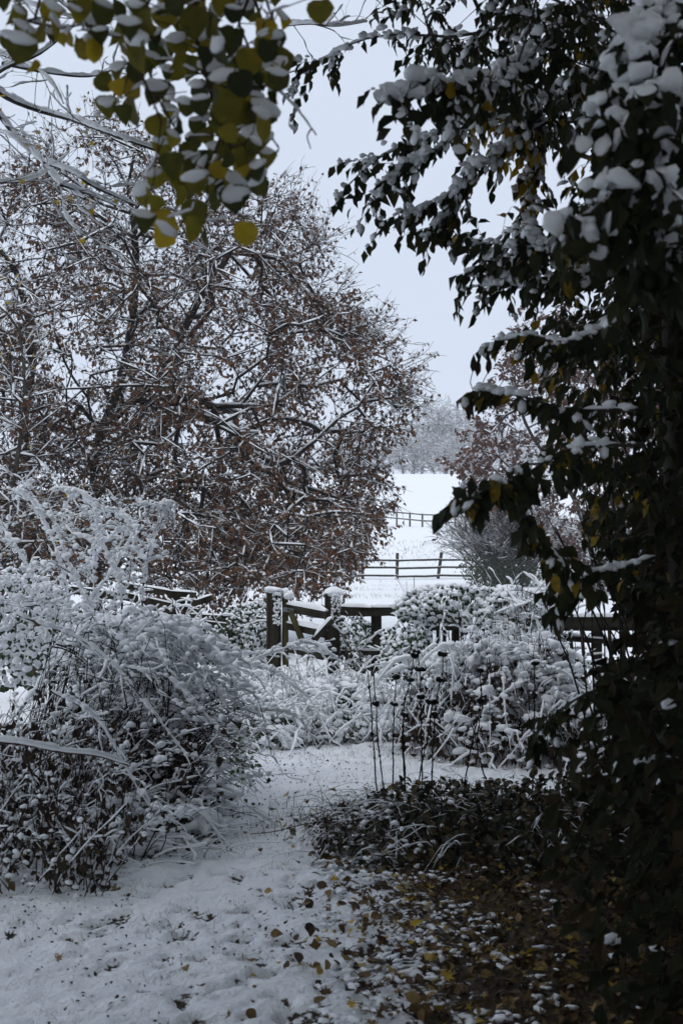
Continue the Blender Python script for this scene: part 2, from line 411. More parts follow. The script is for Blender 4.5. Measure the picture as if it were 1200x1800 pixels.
def leafmat(name, cols, pos=None, trans=.25, rough=.55, spot=None, spec=.3):
    """colour per leaf from its own 'rnd' value, blotched by noise, with light passing through"""
    m, nt, b = base_mat(name, rough, spec); a = nt.nodes.new('ShaderNodeAttribute'); a.attribute_name = 'rnd'
    g = nt.nodes.new('ShaderNodeNewGeometry'); n = nt.nodes.new('ShaderNodeTexNoise'); n.inputs['Scale'].default_value = 45; n.inputs['Detail'].default_value = 3
    nt.links.new(g.outputs['Position'], n.inputs['Vector'])
    md = nt.nodes.new('ShaderNodeMath'); md.operation = 'MULTIPLY_ADD'; md.inputs[1].default_value = .35; md.inputs[2].default_value = -.175
    nt.links.new(n.outputs['Fac'], md.inputs[0]); ad = nt.nodes.new('ShaderNodeMath'); ad.operation = 'ADD'; ad.use_clamp = True
    nt.links.new(a.outputs['Fac'], ad.inputs[0]); nt.links.new(md.outputs[0], ad.inputs[1])
    r = ramp(nt, cols, pos); nt.links.new(ad.outputs[0], r.inputs['Fac']); nt.links.new(r.outputs['Color'], b.inputs['Base Color'])
    if trans:
        t = nt.nodes.new('ShaderNodeBsdfTranslucent'); mixs = nt.nodes.new('ShaderNodeMixShader'); mixs.inputs[0].default_value = trans
        nt.links.new(r.outputs['Color'], t.inputs['Color']); nt.links.new(b.outputs[0], mixs.inputs[1]); nt.links.new(t.outputs[0], mixs.inputs[2])
        nt.links.new(mixs.outputs[0], nt.nodes['Material Output'].inputs['Surface'])
    return m
SNOW = noisy('snow', [(.86, .885, .91), (.92, .935, .95)], 6, 3, .75, .25, 90, .004, spec=.25)
BARK = noisy('bark', [(.018, .014, .012), (.05, .042, .035), (.075, .07, .055)], 18, 6, .9, .6, 40, .01, (1, 1, .35))
BARK_OAK = noisy('bark_oak', [(.010, .008, .007), (.028, .023, .018)], 6, 6, .9, .6, 20, .02, (1, 1, .35))
BARK_RED = noisy('bark_reddish', [(.03, .017, .014), (.07, .04, .032)], 30, 4, .8, .3)
STEM_DARK = noisy('stem_dark', [(.008, .006, .005), (.02, .014, .011)], 30, 4, .85, .3)
WOOD = noisy('weathered_wood', [(.010, .008, .006), (.032, .027, .018), (.07, .062, .04)], 10, 7, .9, .7, 30, .006, (1, 1, .18))
WOOD_H = noisy('weathered_wood_rail', [(.010, .008, .006), (.032, .027, .019), (.06, .054, .036)], 10, 7, .9, .7, 30, .006, (.18, 1, 1))
WOOD_G = noisy('mossy_wood', [(.025, .022, .010), (.065, .058, .022), (.10, .09, .035)], 12, 6, .9, .6, 30, .006, (1, 1, .2))
METAL = noisy('galvanised_metal', [(.10, .11, .12), (.2, .21, .22)], 30, 4, .55, .2, spec=.5)
L_OAK = leafmat('leaf_oak', [(.05, .024, .018), (.11, .042, .021), (.15, .07, .028), (.065, .042, .028), (.19, .115, .04)], trans=.25)
L_COP = leafmat('leaf_copper', [(.05, .018, .014), (.10, .035, .018), (.15, .06, .022)], trans=.2)
L_HAZ = leafmat('leaf_hedge', [(.018, .024, .011), (.028, .034, .013), (.045, .042, .013), (.28, .18, .015), (.32, .20, .015)], [0, .45, .82, .93, 1], trans=.3, spec=.15)
L_LIME = leafmat('leaf_lime', [(.03, .04, .014), (.075, .078, .015), (.24, .20, .02), (.50, .34, .02)], [0, .35, .72, 1], trans=.52)
L_YEL = leafmat('leaf_yellow', [(.35, .22, .02), (.6, .42, .03)], trans=.45)
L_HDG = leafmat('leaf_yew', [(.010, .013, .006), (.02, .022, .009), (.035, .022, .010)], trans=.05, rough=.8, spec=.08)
L_IVY = leafmat('leaf_ivy', [(.018, .03, .012), (.035, .055, .02), (.06, .085, .03)], trans=.15, rough=.4)
L_DEAD = leafmat('leaf_dead', [(.022, .014, .010), (.045, .027, .015), (.07, .045, .02)], trans=.15, rough=.8)
L_LIT = leafmat('leaf_litter', [(.022, .014, .009), (.07, .038, .015), (.13, .075, .022), (.28, .19, .07), (.48, .32, .03)], [0, .35, .62, .82, .95], trans=.12, rough=.7)
L_MOUND = leafmat('leaf_mound', [(.012, .018, .008), (.03, .032, .013), (.07, .04, .015), (.14, .10, .02)], [0, .5, .85, 1], trans=.1, rough=.6)
GRASS = leafmat('grass_blade', [(.03, .04, .015), (.10, .09, .04), (.16, .13, .07)], trans=.2)
SEED = noisy('seed_head', [(.004, .004, .004), (.014, .011, .009)], 60, 4, .9, .6, 200, .004)

# ground: snow over grass and leaf mould; 'bare' says where the snow never reached
gm, gt, gb = base_mat('snowy_ground', .8, .2)
ga = gt.nodes.new('ShaderNodeAttribute'); ga.attribute_name = 'bare'
gg = gt.nodes.new('ShaderNodeNewGeometry')
def gnoise(s, d=5):
    n = gt.nodes.new('ShaderNodeTexNoise'); n.inputs['Scale'].default_value = s; n.inputs['Detail'].default_value = d; gt.links.new(gg.outputs['Position'], n.inputs['Vector']); return n
n1 = gnoise(34, 7); n2 = gnoise(60, 4); n3 = gnoise(5, 3)
m1 = gt.nodes.new('ShaderNodeMath'); m1.operation = 'MULTIPLY_ADD'; m1.inputs[1].default_value = 2.0; gt.links.new(n1.outputs['Fac'], m1.inputs[0]); 
m2 = gt.nodes.new('ShaderNodeMath'); m2.operation = 'SUBTRACT'; m2.inputs[1].default_value = 1.0; gt.links.new(ga.outputs['Fac'], m2.inputs[0]); gt.links.new(m2.outputs[0], m1.inputs[2])
mr = gt.nodes.new('ShaderNodeMapRange'); mr.inputs[1].default_value = .42; mr.inputs[2].default_value = .62; mr.clamp = True; gt.links.new(m1.outputs[0], mr.inputs[0])
rs_ = ramp(gt, [(.82, .85, .885), (.92, .935, .95)], [.3, .7]); gt.links.new(n3.outputs['Fac'], rs_.inputs['Fac'])
rso = ramp(gt, [(.018, .013, .009), (.05, .033, .018), (.085, .06, .03)], [.3, .5, .7]); gt.links.new(n2.outputs['Fac'], rso.inputs['Fac'])
gx = gt.nodes.new('ShaderNodeMix'); gx.data_type = 'RGBA'; gt.links.new(mr.outputs[0], gx.inputs[0]); gt.links.new(rs_.outputs[0], gx.inputs[6]); gt.links.new(rso.outputs[0], gx.inputs[7])
gt.links.new(gx.outputs[2], gb.inputs['Base Color'])
gbp = gt.nodes.new('ShaderNodeBump'); gbp.inputs['Strength'].default_value = .8; gbp.inputs['Distance'].default_value = .02
n4 = gnoise(40, 5); gt.links.new(n4.outputs['Fac'], gbp.inputs['Height']); gt.links.new(gbp.outputs[0], gb.inputs['Normal'])

# ------------------------------------------------------------------ ground
def lines(segs):
    out = []
    for a, b, s in segs:
        n = max(1, int(round((b - a) / s))); out += list(np.linspace(a, b, n, endpoint=False))
    out.append(segs[-1][1]); return np.array(out)
gxs = lines([(-900, -200, 100), (-200, -40, 12), (-40, -8, 2), (-8, -2.6, .15), (-2.4, 1.3, .028), (1.3, 8, .12), (8, 40, 2), (40, 200, 12), (200, 900, 100)])
gys = lines([(-300, -20, 40), (-20, 3.2, 1.2), (3.2, 7.5, .027), (7.5, 12, .045), (12, 30, .4), (30, 110, 2), (110, 260, 6), (260, 1300, 60)])
XX, YY = np.meshgrid(gxs, gys); p2 = np.stack([XX, YY], -1)
near = sm(16, 11, YY) * sm(-4, -2.4, XX) * sm(4, 2.4, XX) * sm(2.6, 3.3, YY)
right = sm(-.25, 1.05, XX + .22 * (noise(p2, 1.3, 41) - .5) + .10 * (YY - 5.5) * .5) * sm(8.3, 7.5, YY) * (YY < 9)
ZZ = H(XX, YY)
n_a = noise(p2, 6.5, 1); n_b = noise(p2, 15, 2); n_c = noise(p2, 33, 4)
thick = 1 - right * .8
ZZ = ZZ + near * thick * (.014 * n_a + .022 * n_b + .020 * n_c - .028)
pit = sm(.62, .78, noise(p2, 16, 61)) * sm(.25, .6, noise(p2, 2.2, 62) + .25 * right)
ZZ = ZZ - near * .03 * pit * thick
bare = np.clip(right * 1.25 + pit * .56 * near, 0, 1.3)
bare = bare * (YY > 2.0) + (YY <= 2.0) * .5
bare += .55 * sm(.5, .85, noise(p2 * np.array([1, .25]), .5, 71)) * sm(71, 73, YY) * sm(78, 76, YY)
ny, nx = XX.shape; idx = np.arange(ny * nx).reshape(ny, nx)
Q = np.stack([idx[:-1, :-1], idx[:-1, 1:], idx[1:, 1:], idx[1:, :-1]], -1).reshape(-1, 4)
g = part('snowy_ground', (np.stack([XX, YY, ZZ], -1), Q, None), gm, kind='structure', attr={'bare': bare.ravel()})
g['label'] = 'snow covered path, meadow and rising field'

def rnd_leaves(mats_leaf, tpls, C, M, r):
    """several templates spread over the leaves -> (geo, rnd per face)"""
    k = rng.integers(0, len(tpls), len(C)); gs = []; rr = []
    for i, t in enumerate(tpls):
        s = k == i
        if s.any(): gs.append(inst(t, C[s], M[s])); rr.append(np.repeat(r[s], len(t[1])))
    return join(gs), np.concatenate(rr)
_cache = {}
def leaf_mesh(name, tpl, mat, r, key):
    k = (name, key, mat.name, round(r, 2))
    if k not in _cache:
        _cache[k] = mesh(name, tpl[0], None, tpl[1], [mat], attr={'rnd': np.full(len(tpl[1]), r)})
    return _cache[k]
def leaf_objects(parent, tpls, mat, C, M, r, caps=None, capmask=None, name='leaf'):
    base = ORG[parent]; cm = {}
    for i in range(len(C)):
        v = i % len(tpls); rq = round(float(np.clip(r[i], 0, 1)) * 10) / 10
        o = bpy.data.objects.new(name, leaf_mesh(name, tpls[v], mat, rq, v)); COL.objects.link(o); o.parent = parent
        m = Matrix([list(M[i][0]) + [C[i][0] - base[0]], list(M[i][1]) + [C[i][1] - base[1]], list(M[i][2]) + [C[i][2] - base[2]], [0, 0, 0, 1]])
        o.matrix_basis = m
        if caps is not None and capmask[i]:
            c = i % len(caps)
            if c not in cm: cm[c] = mesh('snow_cap', caps[c][0], None, caps[c][1], [SNOW])
            s = bpy.data.objects.new('snow_cap', cm[c]); COL.objects.link(s); s.parent = o
def tree(name, label, cat, base, seeds, targets, bark, leafm, *, group=None, step=.3, r0=.006, pw=.42, rmax=.2, limbs=10, twn=4, twl=.5, twr=.003,
         spread=.9, droop=.2, up=.1, lpt=3, ls=.08, snow=.008, tsnow=.006, capf=.4, clump=0, clumpr=.04, sag=.0, S=4, nsub=0, KC=6, snowf=1.0, hang=.6, leaftp=None, capr=.5, lmask=None, upb=0., dirw=.5):
    root = thing(name, label, cat, base, group)
    A, par, cnt, chains, tips, dirs = atree(seeds, targets, step, sag, dirw, upb)
    ns = len(seeds); K = KC
    Pn, Rn = chain_tubes(A, cnt, chains, r0, pw, rmax, K)
    for i in range(ns):
        pl = resample(A[chains[i]], 14); rr = np.interp(np.linspace(0, len(chains[i]) - 1, 14), np.arange(len(chains[i])), np.minimum(r0 * cnt[chains[i]] ** pw, rmax))
        rr = rr * (1 + .12 * (noise(pl, 5, 3) - .5)); rr[0] *= 1.25
        part('trunk', tubes(pl[None], rr[None], 10), bark, root)
    big = np.argsort(-Rn[ns:].mean(1) * 1.0)[:limbs] + ns
    rest = np.array([i for i in range(ns, len(chains)) if i not in set(big.tolist())])
    for i in big: part('limb', tubes(Pn[i:i + 1], Rn[i:i + 1], 7), bark, root)
    tw = twigs(A[tips], dirs[tips], twn, twl, spread, droop, 3, up); tw = tw[rng.permutation(len(tw))]
    if nsub:
        b, d, _, _ = along(tw, nsub, .3, .9); tw2 = twigs(b, d, 1, twl * .5, spread, droop, 3, up)
        tw_all = [tw, tw2]
    else: tw_all = [tw]
    gs = [tubes(Pn[rest], Rn[rest], 3)]; sn = []
    for t in tw_all:
        rr = np.linspace(1, .35, 3)[None] * twr
        gs.append(tubes(t, rr, 3)); sn.append(snowtube(t[:int(len(t) * snowf)], rr, tsnow, .45, 3, 1, .2, .3))
    part('twigs', join(gs), bark, root, 'stuff')
    sn.append(snowtube(Pn[ns:], Rn[ns:], snow, .5, 4, 1, .2))
    if lpt:
        allt = np.concatenate(tw_all)
        c, d, _, _ = along(allt, lpt, .2, 1.); n = len(c)
        if lmask is not None: k = lmask(c); c, d = c[k], d[k]; n = len(c)
        D = nrm(d * .4 + rng.normal(0, .5, (n, 3)) + np.array([0, 0, -hang])); Nn = nrm(rng.normal(0, .6, (n, 3)) + np.array([0, -.2, .7]))
        s = U(.6, 1.2, n) * ls; M = frames(D, Nn) * s[:, None, None]
        r = np.clip(rng.beta(2, 2, n) * .8 + .25 * (noise(c, .6, 5) - .3), 0, 1)
        geo, rf = rnd_leaves(leafm, leaftp or [DIA], c, M, r)
        part('leaves', geo, leafm, root, 'stuff', attr={'rnd': rf}, smooth=False)
        k = rng.random(n) < capf
        if k.any():
            cc = c[k] + D[k] * (s[k] * .35)[:, None] + np.array([0, 0, .15]) * s[k][:, None]
            sn.append(blobs(cc, s[k] * capr, .7, OCT, .2))
    if clump:
        b, d, _, _ = along(tw, clump, .3, 1.); sn.append(blobs(b + np.array([0, 0, clumpr * .4]), U(.4, 1.1, len(b)) * clumpr, .7, ICO1, .35))
    part('snow', join(sn), SNOW, root, 'stuff')
    return root, A, tips, dirs

def leaf_scatter(root, C, D, Nn, ls, mat, tpls, capf=0, capr=.4, nm='leaves', tpl=ICO1, smooth=False, r=None):
    n = len(C); s = U(.6, 1.25, n) * ls; M = frames(D, Nn) * s[:, None, None]; geo, rf = rnd_leaves(mat, tpls, C, M, rng.random(n) if r is None else r)
    part(nm, geo, mat, root, 'stuff', attr={'rnd': rf}, smooth=smooth)
    if capf:
        k = rng.random(n) < capf; part('leaf_snow', blobs(C[k] + D[k] * (s[k] * .4)[:, None] + np.array([0, 0, .12]) * s[k][:, None], s[k] * capr, .65, tpl, .3), SNOW, root, 'stuff')

# ------------------------------------------------------------------ far hill trees
def far_tree(px, top, wpx, d, label, name, n=260, r=None, oak=False):
    z0 = float(H(0 + (px - 600) / F * d, d)); x0 = (px - 600) / F * d; pt = P(px, top, d)[()]; hgt = pt[2] - z0; wm = wpx / F * d / 2
    lo = .28 if oak else .06
    t = rng.normal(0, 1, (n, 3)); t = nrm(t) * (rng.random(n) ** .45)[:, None]
    t = t * np.array([wm, wm * .8, hgt * (1 - lo) / 2]) + np.array([x0, d, z0 + hgt * (lo + (1 - lo) / 2)])
    seeds = [np.array([[x0, d, z0 - .3], [x0 + wm * .05, d, z0 + hgt * .3], [x0 - wm * .03, d, z0 + hgt * .55]])]
    if not oak: seeds += [np.array([[x0 + s * wm * .3, d, z0 - .3], [x0 + s * wm * .55, d, z0 + hgt * .45]]) for s in (-1, 1)]
    return tree(name, label, 'tree', (x0, d, z0), seeds, t, BARK_FAR, L_FAR, group='frosted trees on the hilltop', step=1.1, r0=.035, pw=.5, rmax=.45, limbs=8,
                twn=4, twl=2.2, twr=.026, nsub=2, KC=4, lpt=1, ls=.30, snow=.04, tsnow=.034, capf=.35, capr=.5, spread=1.1, droop=.1, up=.15, hang=.0)
BARK_FAR = noisy('bark_far', [(.03, .026, .026), (.055, .048, .045)], 2, 4, .9, 0)
L_FAR = leafmat('leaf_far', [(.08, .06, .045), (.13, .10, .075)], trans=.1)
far_tree(782, 706, 118, 243, 'tall spreading oak standing above the other frosted trees on the hill', 'oak_tree', 300, oak=True)
far_tree(725, 752, 90, 236, 'rounded frosty tree at the left below the hilltop oak', 'frosted_tree', 170)
far_tree(665, 775, 90, 238, 'low frosty tree half hidden by the brown oak branches', 'frosted_tree', 110)
far_tree(783, 770, 110, 234, 'pale frosty bush directly below the hilltop oak', 'frosted_tree', 170)
far_tree(850, 742, 130, 240, 'broad frosty thicket on the hill right of the oak', 'frosted_tree', 210)
far_tree(930, 735, 130, 245, 'frosty tree on the hill behind the copper leaved tree', 'frosted_tree', 110)
far_tree(600, 760, 110, 240, 'frosty tree on the hill behind the brown oak', 'frosted_tree', 80)
far_tree(480, 770, 150, 245, 'leftmost frosty tree on the hill glimpsed through the oak', 'frosted_tree', 80)

# ------------------------------------------------------------------ fences
def gz(x, y): return float(H(x, y))
def post(parent, x, y, h, wd, lean=(0, 0), mat=WOOD, name='post', cap=.0, sink=.25, top_snow=None, z0=None):
    b = gz(x, y) if z0 is None else z0
    a = np.array([x, y, b - sink]); c = np.array([x + lean[0] * h, y + lean[1] * h, b + h])
    o = part(name, box(a, c, wd, wd, .003, (0, 1, 0), 4), mat, parent, smooth=False)
    if cap:
        C = [c + [0, 0, cap * .12], c + [wd * .18, -wd * .1, cap * .18]]; part('snow_cap', blobs(np.array(C), np.array([wd * .60, wd * .5]), cap / (wd * .62) * .62, ICO3, .16), SNOW, parent)
    return a, c
# meadow fence (about 62 m away)
mf = thing('rail_fence', 'long post and rail fence crossing the meadow behind the twiggy shrub', 'fence', (0, 62, 0))
mposts = []
xs_px = [(-60, 0), (20, .02), (100, -.03), (180, 0), (262, .03), (345, 0), (430, 0), (505, .02), (572, 0), (637, 0), (697, .02), (768, .16), (838, .0), (935, .22), (1003, 0.02), (1070, -.04), (1135, 0), (1205, 0), (1280, 0)]
for px, ln in xs_px:
    d = 62 - (1 if px < 560 else 0) * (560 - px) * .012 + .4 * math.sin(px)
    x = (px - 600) / F * d
    mposts.append(post(mf, x, d, 1.28, .15, (ln, 0), WOOD))
for i in range(len(mposts) - 1):
    (a0, c0), (a1, c1) = mposts[i], mposts[i + 1]
    for hh, dr in ((.92, .02), (.55, 0), (.16, 0)):
        f0 = c0 - (c0 - a0) * (1 - (hh + .25) / 1.53); f1 = c1 - (c1 - a1) * (1 - (hh + .25) / 1.53)
        off = np.array([0, -.1, 0]); q0 = f0 + off + [0, 0, U(-.03, .03)]; q1 = f1 + off + [0, 0, U(-.03, .03)]
        mid = (q0 + q1) / 2 + [0, 0, -.02]
        part('rail', box(q0 - nrm(q1 - q0) * .08, q1 + nrm(q1 - q0) * .0, .10, .06, .006, ns=3), WOOD_H, mf, smooth=False)
        part('snow_ridge', snow_ridge(q0 + [0, 0, .05], q1 + [0, 0, .05], .07, .035, 14), SNOW, mf)
# far paddock fence (about 100 m away)
ff = thing('paddock_fence', 'distant two rail paddock fence below the snowy hill field', 'fence', (4, 100, 3.1))
pp = []
for px, top in [(560, 895), (586, 895.5), (612, 896), (640, 897), (671, 898), (697, 900), (720, 902), (742, 904), (775, 905), (800, 907), (826, 909), (850, 911)]:
    d = 104 - (px - 560) * .035; x = (px - 600) / F * d; b = gz(x, d); hgt = float(P(px, top - 1.5, d)[2]) - b
    c = np.array([x, d, b + hgt]); part('post', box([x, d, b - .3], c, .13, .13, .004, (0, 1, 0), 2), WOOD, ff, smooth=False); pp.append((c, hgt))
for i in range(len(pp) - 1):
    for dz in (.09, .56):
        q0 = pp[i][0] - [0, .09, dz]; q1 = pp[i + 1][0] - [0, .09, dz]
        part('rail', box(q0, q1, .10, .05, .006, ns=2), WOOD_H, ff, smooth=False)
        part('snow_ridge', snow_ridge(q0 + [0, 0, .05], q1 + [0, 0, .05], .06, .04, 8), SNOW, ff)

# ------------------------------------------------------------------ gate and near fence (12 m)
GD = 12.0
def fpost(name, label, px, top, wpx, d, cap, grp=None, lean=(0, 0), mat=WOOD):
    p = P(px, top, d); x, z = p[0], p[2]; b = gz(x, d); t = thing(name, label, 'post', (x, d, b), grp)
    post(t, x, d, z - b, wpx / F * d, lean, mat, 'post_body', cap, z0=b); return t, x, z
gl, xl, zl = fpost('gate_post', 'thick left gate post with a cap of snow, beside the hinge side of the gate', 481, 1040, 25, GD, .07)
gr, xr, zr = fpost('gate_post', 'right gate post with a round snow cap, between the gate and the rail', 584, 1043, 27, GD, .085)
# plastered snow on the right faces of the posts
for t, x, z, wpx in ((gl, xl, zl, 25), (gr, xr, zr, 27)):
    wd = wpx / F * GD; n = 90; f = rng.random(n) ** 1.7
    C = np.stack([x + U(-.05, .5, n) * wd, np.full(n, GD - wd / 2 - .002), z - .01 - f * .30], -1)
    part('clinging_snow', blobs(C, U(.005, .013, n), 1.1, ICO1, .35), SNOW, t, 'stuff')
gate = thing('wooden_gate', 'small sagging wooden gate with diagonal brace between the two snow capped posts', 'gate', (xl + .1, GD, gz(xl, GD)))
def Q3(px, py, d): return P(px, py, d)
part('hanging_stile', box(Q3(502, 1172, 12.0), Q3(501, 1044, 12.0), .07, .058, .002, (0, 1, 0), 4), WOOD_G, gate, smooth=False)
def bar(nm, a, b, h, wd, mat, snow=0, ns=4):
    part(nm, box(a, b, h, wd, .002, ns=ns), mat, gate, smooth=False)
    if snow: part('snow_ridge', snow_ridge(np.array(a) + [0, 0, h / 2], np.array(b) + [0, 0, h / 2], wd * 1.1, snow), SNOW, gate)
bar('top_rail', Q3(506, 1068, 11.98), Q3(574, 1081, 11.75), .075, .05, WOOD_H, .04)
bar('middle_rail', Q3(506, 1100, 11.98), Q3(574, 1115, 11.75), .07, .045, WOOD_H, .035)
bar('bottom_rail', Q3(506, 1140, 11.98), Q3(572, 1154, 11.75), .07, .045, WOOD_H, .035)
bar('brace', Q3(510, 1074, 11.93), Q3(546, 1162, 11.8), .055, .03, WOOD_G)
bar('brace', Q3(584, 1090, 11.70), Q3(551, 1126, 11.72), .06, .03, WOOD_H, .05)
part('hinge_strap', box(Q3(497, 1071, 11.93), Q3(520, 1074.5, 11.92), .042, .008, 0), METAL, gate, smooth=False)
for bx in (507, 517): part('bolt', blobs(np.array([Q3(bx, 1072 + (bx - 507) * .15, 11.91)]), .008, .9, ICO1, 0), STEM_DARK, gate)
part('snow_cap', blobs(np.array([Q3(503, 1041, 12.0), Q3(507, 1048, 11.96), Q3(510, 1044, 11.95)]), np.array([.042, .035, .03]), .9, ICO2), SNOW, gate)

pf = thing('garden_fence', 'low wooden fence right of the gate, smothered in snowy ivy', 'fence', (xr + .6, GD, 0))
for px, top, wpx in ((661, 1064, 18), (752, 1072, 16), (800, 1090, 12), (862, 1070, 16)):
    p = P(px, top, GD); post(pf, p[0], GD, p[2] - gz(p[0], GD), wpx / F * GD, z0=gz(p[0], GD))
def frail(par, a, b, h, wd, snow=.03, mat=WOOD_H, nm='rail', ns=5):
    part(nm, box(a, b, h, wd, .003, ns=ns), mat, par, smooth=False)
    if snow: part('snow_ridge', snow_ridge(np.array(a) + [0, 0, h / 2], np.array(b) + [0, 0, h / 2], wd * 1.15, snow), SNOW, par)
frail(pf, Q3(598, 1073, 11.92), Q3(652, 1075, 11.92), .085, .05, .035)
frail(pf, Q3(652, 1074.5, 11.9), Q3(730, 1075, 11.9), .085, .05, .03)
frail(pf, Q3(730, 1080, 11.9), Q3(870, 1084, 11.9), .10, .05, .04)
frail(pf, Q3(598, 1150, 11.92), Q3(735, 1152, 11.92), .085, .05, .02)
frail(pf, Q3(735, 1103, 11.92), Q3(870, 1106, 11.92), .05, .04, .02)
for px in (735, 768, 781, 795, 812, 826, 843, 858):
    part('paling', box(Q3(px, 1175, 11.95), Q3(px + U(-3, 3), 1088, 11.95), .04, .03, .002, (0, 1, 0), 3), WOOD, pf, smooth=False)

rf = thing('palisade_fence', 'dark broken paling fence with a snow topped board, behind the right hand hedge', 'fence', (2.3, 11.3, 0))
RD = 11.2
frail(rf, Q3(985, 1096, RD), Q3(1112, 1096, RD), .125, .04, .035, nm='top_board')
frail(rf, Q3(1112, 1097, RD), Q3(1230, 1100, RD), .12, .04, .035, nm='top_board')
frail(rf, Q3(972, 1119, RD + .03), Q3(1110, 1132, RD + .03), .05, .04, .012)
frail(rf, Q3(1060, 1130, RD + .03), Q3(1230, 1142, RD + .03), .05, .04, .012)
frail(rf, Q3(972, 1166, RD + .03), Q3(1200, 1176, RD + .03), .06, .04, .012)
for px in (1048, 1160, 1240):
    p = P(px, 1084, RD + .06); post(rf, p[0], RD + .06, p[2] - gz(p[0], RD), 17 / F * RD, z0=gz(p[0], RD))
for px, l in ((986, -6), (1006, -6), (1026, -5), (1073, -3), (1095, 0), (1118, 4), (1137, -3), (1180, 2), (1200, -2)):
    part('paling', box(Q3(px - l, 1215, RD - .03), Q3(px + l, 1106, RD - .03), .042, .025, .002, (0, 1, 0), 3), WOOD, rf, smooth=False)

bf = thing('broken_fence', 'collapsing dark wooden fence left of the gate under the oak', 'fence', (-1.8, 12.6, 0))
BD = 12.6
for (a, b, h) in (((203, 1044), (350, 1078), .085), ((222, 1030), (300, 1043), .065), ((300, 1043), (345, 1046), .06), ((318, 1056), (346, 1060), .07), ((344, 1060), (373, 1050), .06),
                  ((120, 1036), (208, 1048), .08), ((20, 1030), (122, 1040), .08), ((240, 1082), (420, 1104), .07), ((330, 1084), (470, 1092), .07)):
    frail(bf, Q3(*a, BD), Q3(*b, BD), h, .05, .018 if h < .07 else .012, WOOD, ns=5)
for px, top, l in ((298, 1036, .05), (420, 1070, -.06), (160, 1030, 0), (60, 1020, .05)):
    p = P(px, top, BD + .08); post(bf, p[0], BD + .08, p[2] - gz(p[0], BD), .12, (l, 0), z0=gz(p[0], BD))

# ------------------------------------------------------------------ brown oak on the left (20-25 m)
OD = 22.0
oak_poly = [(-260, 330), (-60, 300), (30, 320), (80, 270), (140, 235), (200, 225), (290, 275), (360, 340), (440, 335), (500, 350), (545, 400), (568, 450), (590, 505), (632, 550), (672, 600), (705, 645), (712, 695), (692, 760), (688, 840), (668, 900), (625, 985), (560, 1035), (470, 1025), (350, 1005), (230, 990), (60, 960), (-260, 960)]
T1 = np.concatenate([fill(oak_poly, 1700, 18.3, 25.5, 260, 70), fill(oak_poly, 1000, 18.3, 25.5, 260), fill([(-80, 860), (200, 880), (470, 900), (640, 900), (600, 1035), (480, 1045), (300, 1035), (100, 1020), (-80, 1010)], 420, 17.5, 22, 60)])
gx0 = (175 - 600) / F * OD
def ln(*p): return np.array([P(a, b, d) for a, b, d in p])
base0 = np.array([gx0, OD, gz(gx0, OD) - .3])
s1 = np.vstack([[base0], ln((165, 870, 22), (178, 760, 21.8), (240, 700, 21.6), (296, 650, 21.4), (330, 560, 21), (380, 480, 20.8))])
s2 = np.vstack([[base0 + [-1.1, .2, 0]], ln((52, 860, 22.4), (40, 740, 22.6), (60, 620, 22.8), (30, 480, 23))])
s3 = ln((178, 760, 21.8), (215, 660, 22.4), (235, 540, 22.6), (238, 420, 22.4), (225, 330, 22))
s4 = ln((240, 700, 21.6), (340, 705, 21), (410, 690, 20.6))
s5 = ln((60, 800, 22.4), (110, 860, 21.8), (165, 900, 21.8))
oak, oA, otips, odirs = tree('oak_tree', 'large brown leaved oak covered in snow beyond the broken fence', 'tree', (gx0, OD, gz(gx0, OD)),
    [s1, s2, s3, s4], T1, BARK_OAK, L_OAK, step=.42, r0=.0078, pw=.38, rmax=.12, limbs=30, KC=5, snowf=.62, twn=5, twl=.55, twr=.0055, spread=1.1, droop=.25, up=.05, lpt=3, nsub=1,
    ls=.092, snow=.0058, tsnow=.0038, capf=.12, capr=.36, hang=.6,
    lmask=lambda c: rng.random(len(c)) < np.clip(.45 + .55 * sm(380, 800, PX(c)[1]) + .3 * sm(300, 600, PX(c)[0]), .2, 1) * np.clip(.25 + 3 * (noise(c, 1.3, 77) - .22), .35, 1))
tpx = PX(oA[otips]); ed = edge_dist(tpx[0], tpx[1], oak_poly); kk = (ed < 40) & (tpx[1] < 780) & (rng.random(len(ed)) < .5); bb = oA[otips][kk]
cen = np.array([G(330, 22), 22, 4.0]); od = nrm(bb - cen); sh = twigs(bb, od, 2, 1.0, .8, -.1, 6, .15, .2); b, d, _, _ = along(sh, 4, .15, .9); sh2 = twigs(b, d, 1, .35, .7, 0, 4, .1)
part('outer_shoots', join([tubes(sh, np.linspace(1, .35, 6)[None] * .0065, 3), tubes(sh2, np.linspace(1, .4, 4)[None] * .004, 3)]), BARK_OAK, oak, 'stuff')
part('shoot_snow', join([snowtube(sh, np.full((1, 6), .004), .0045, .6, 4, 2, .2, .3), snowtube(sh2, np.full((1, 4), .003), .004, .6, 3, 1, .2, .3)]), SNOW, oak, 'stuff')
b, d, _, _ = along(np.concatenate([sh[:, :4], sh2]), 1, .2, 1.); n = len(b); leaf_scatter(oak, b, nrm(rng.normal(0, .6, (n, 3)) + [0, 0, -.6]), nrm(rng.normal(0, .5, (n, 3)) + [0, -.3, .6]), .085, L_OAK, [DIA], .1, .35, 'outer_leaves')
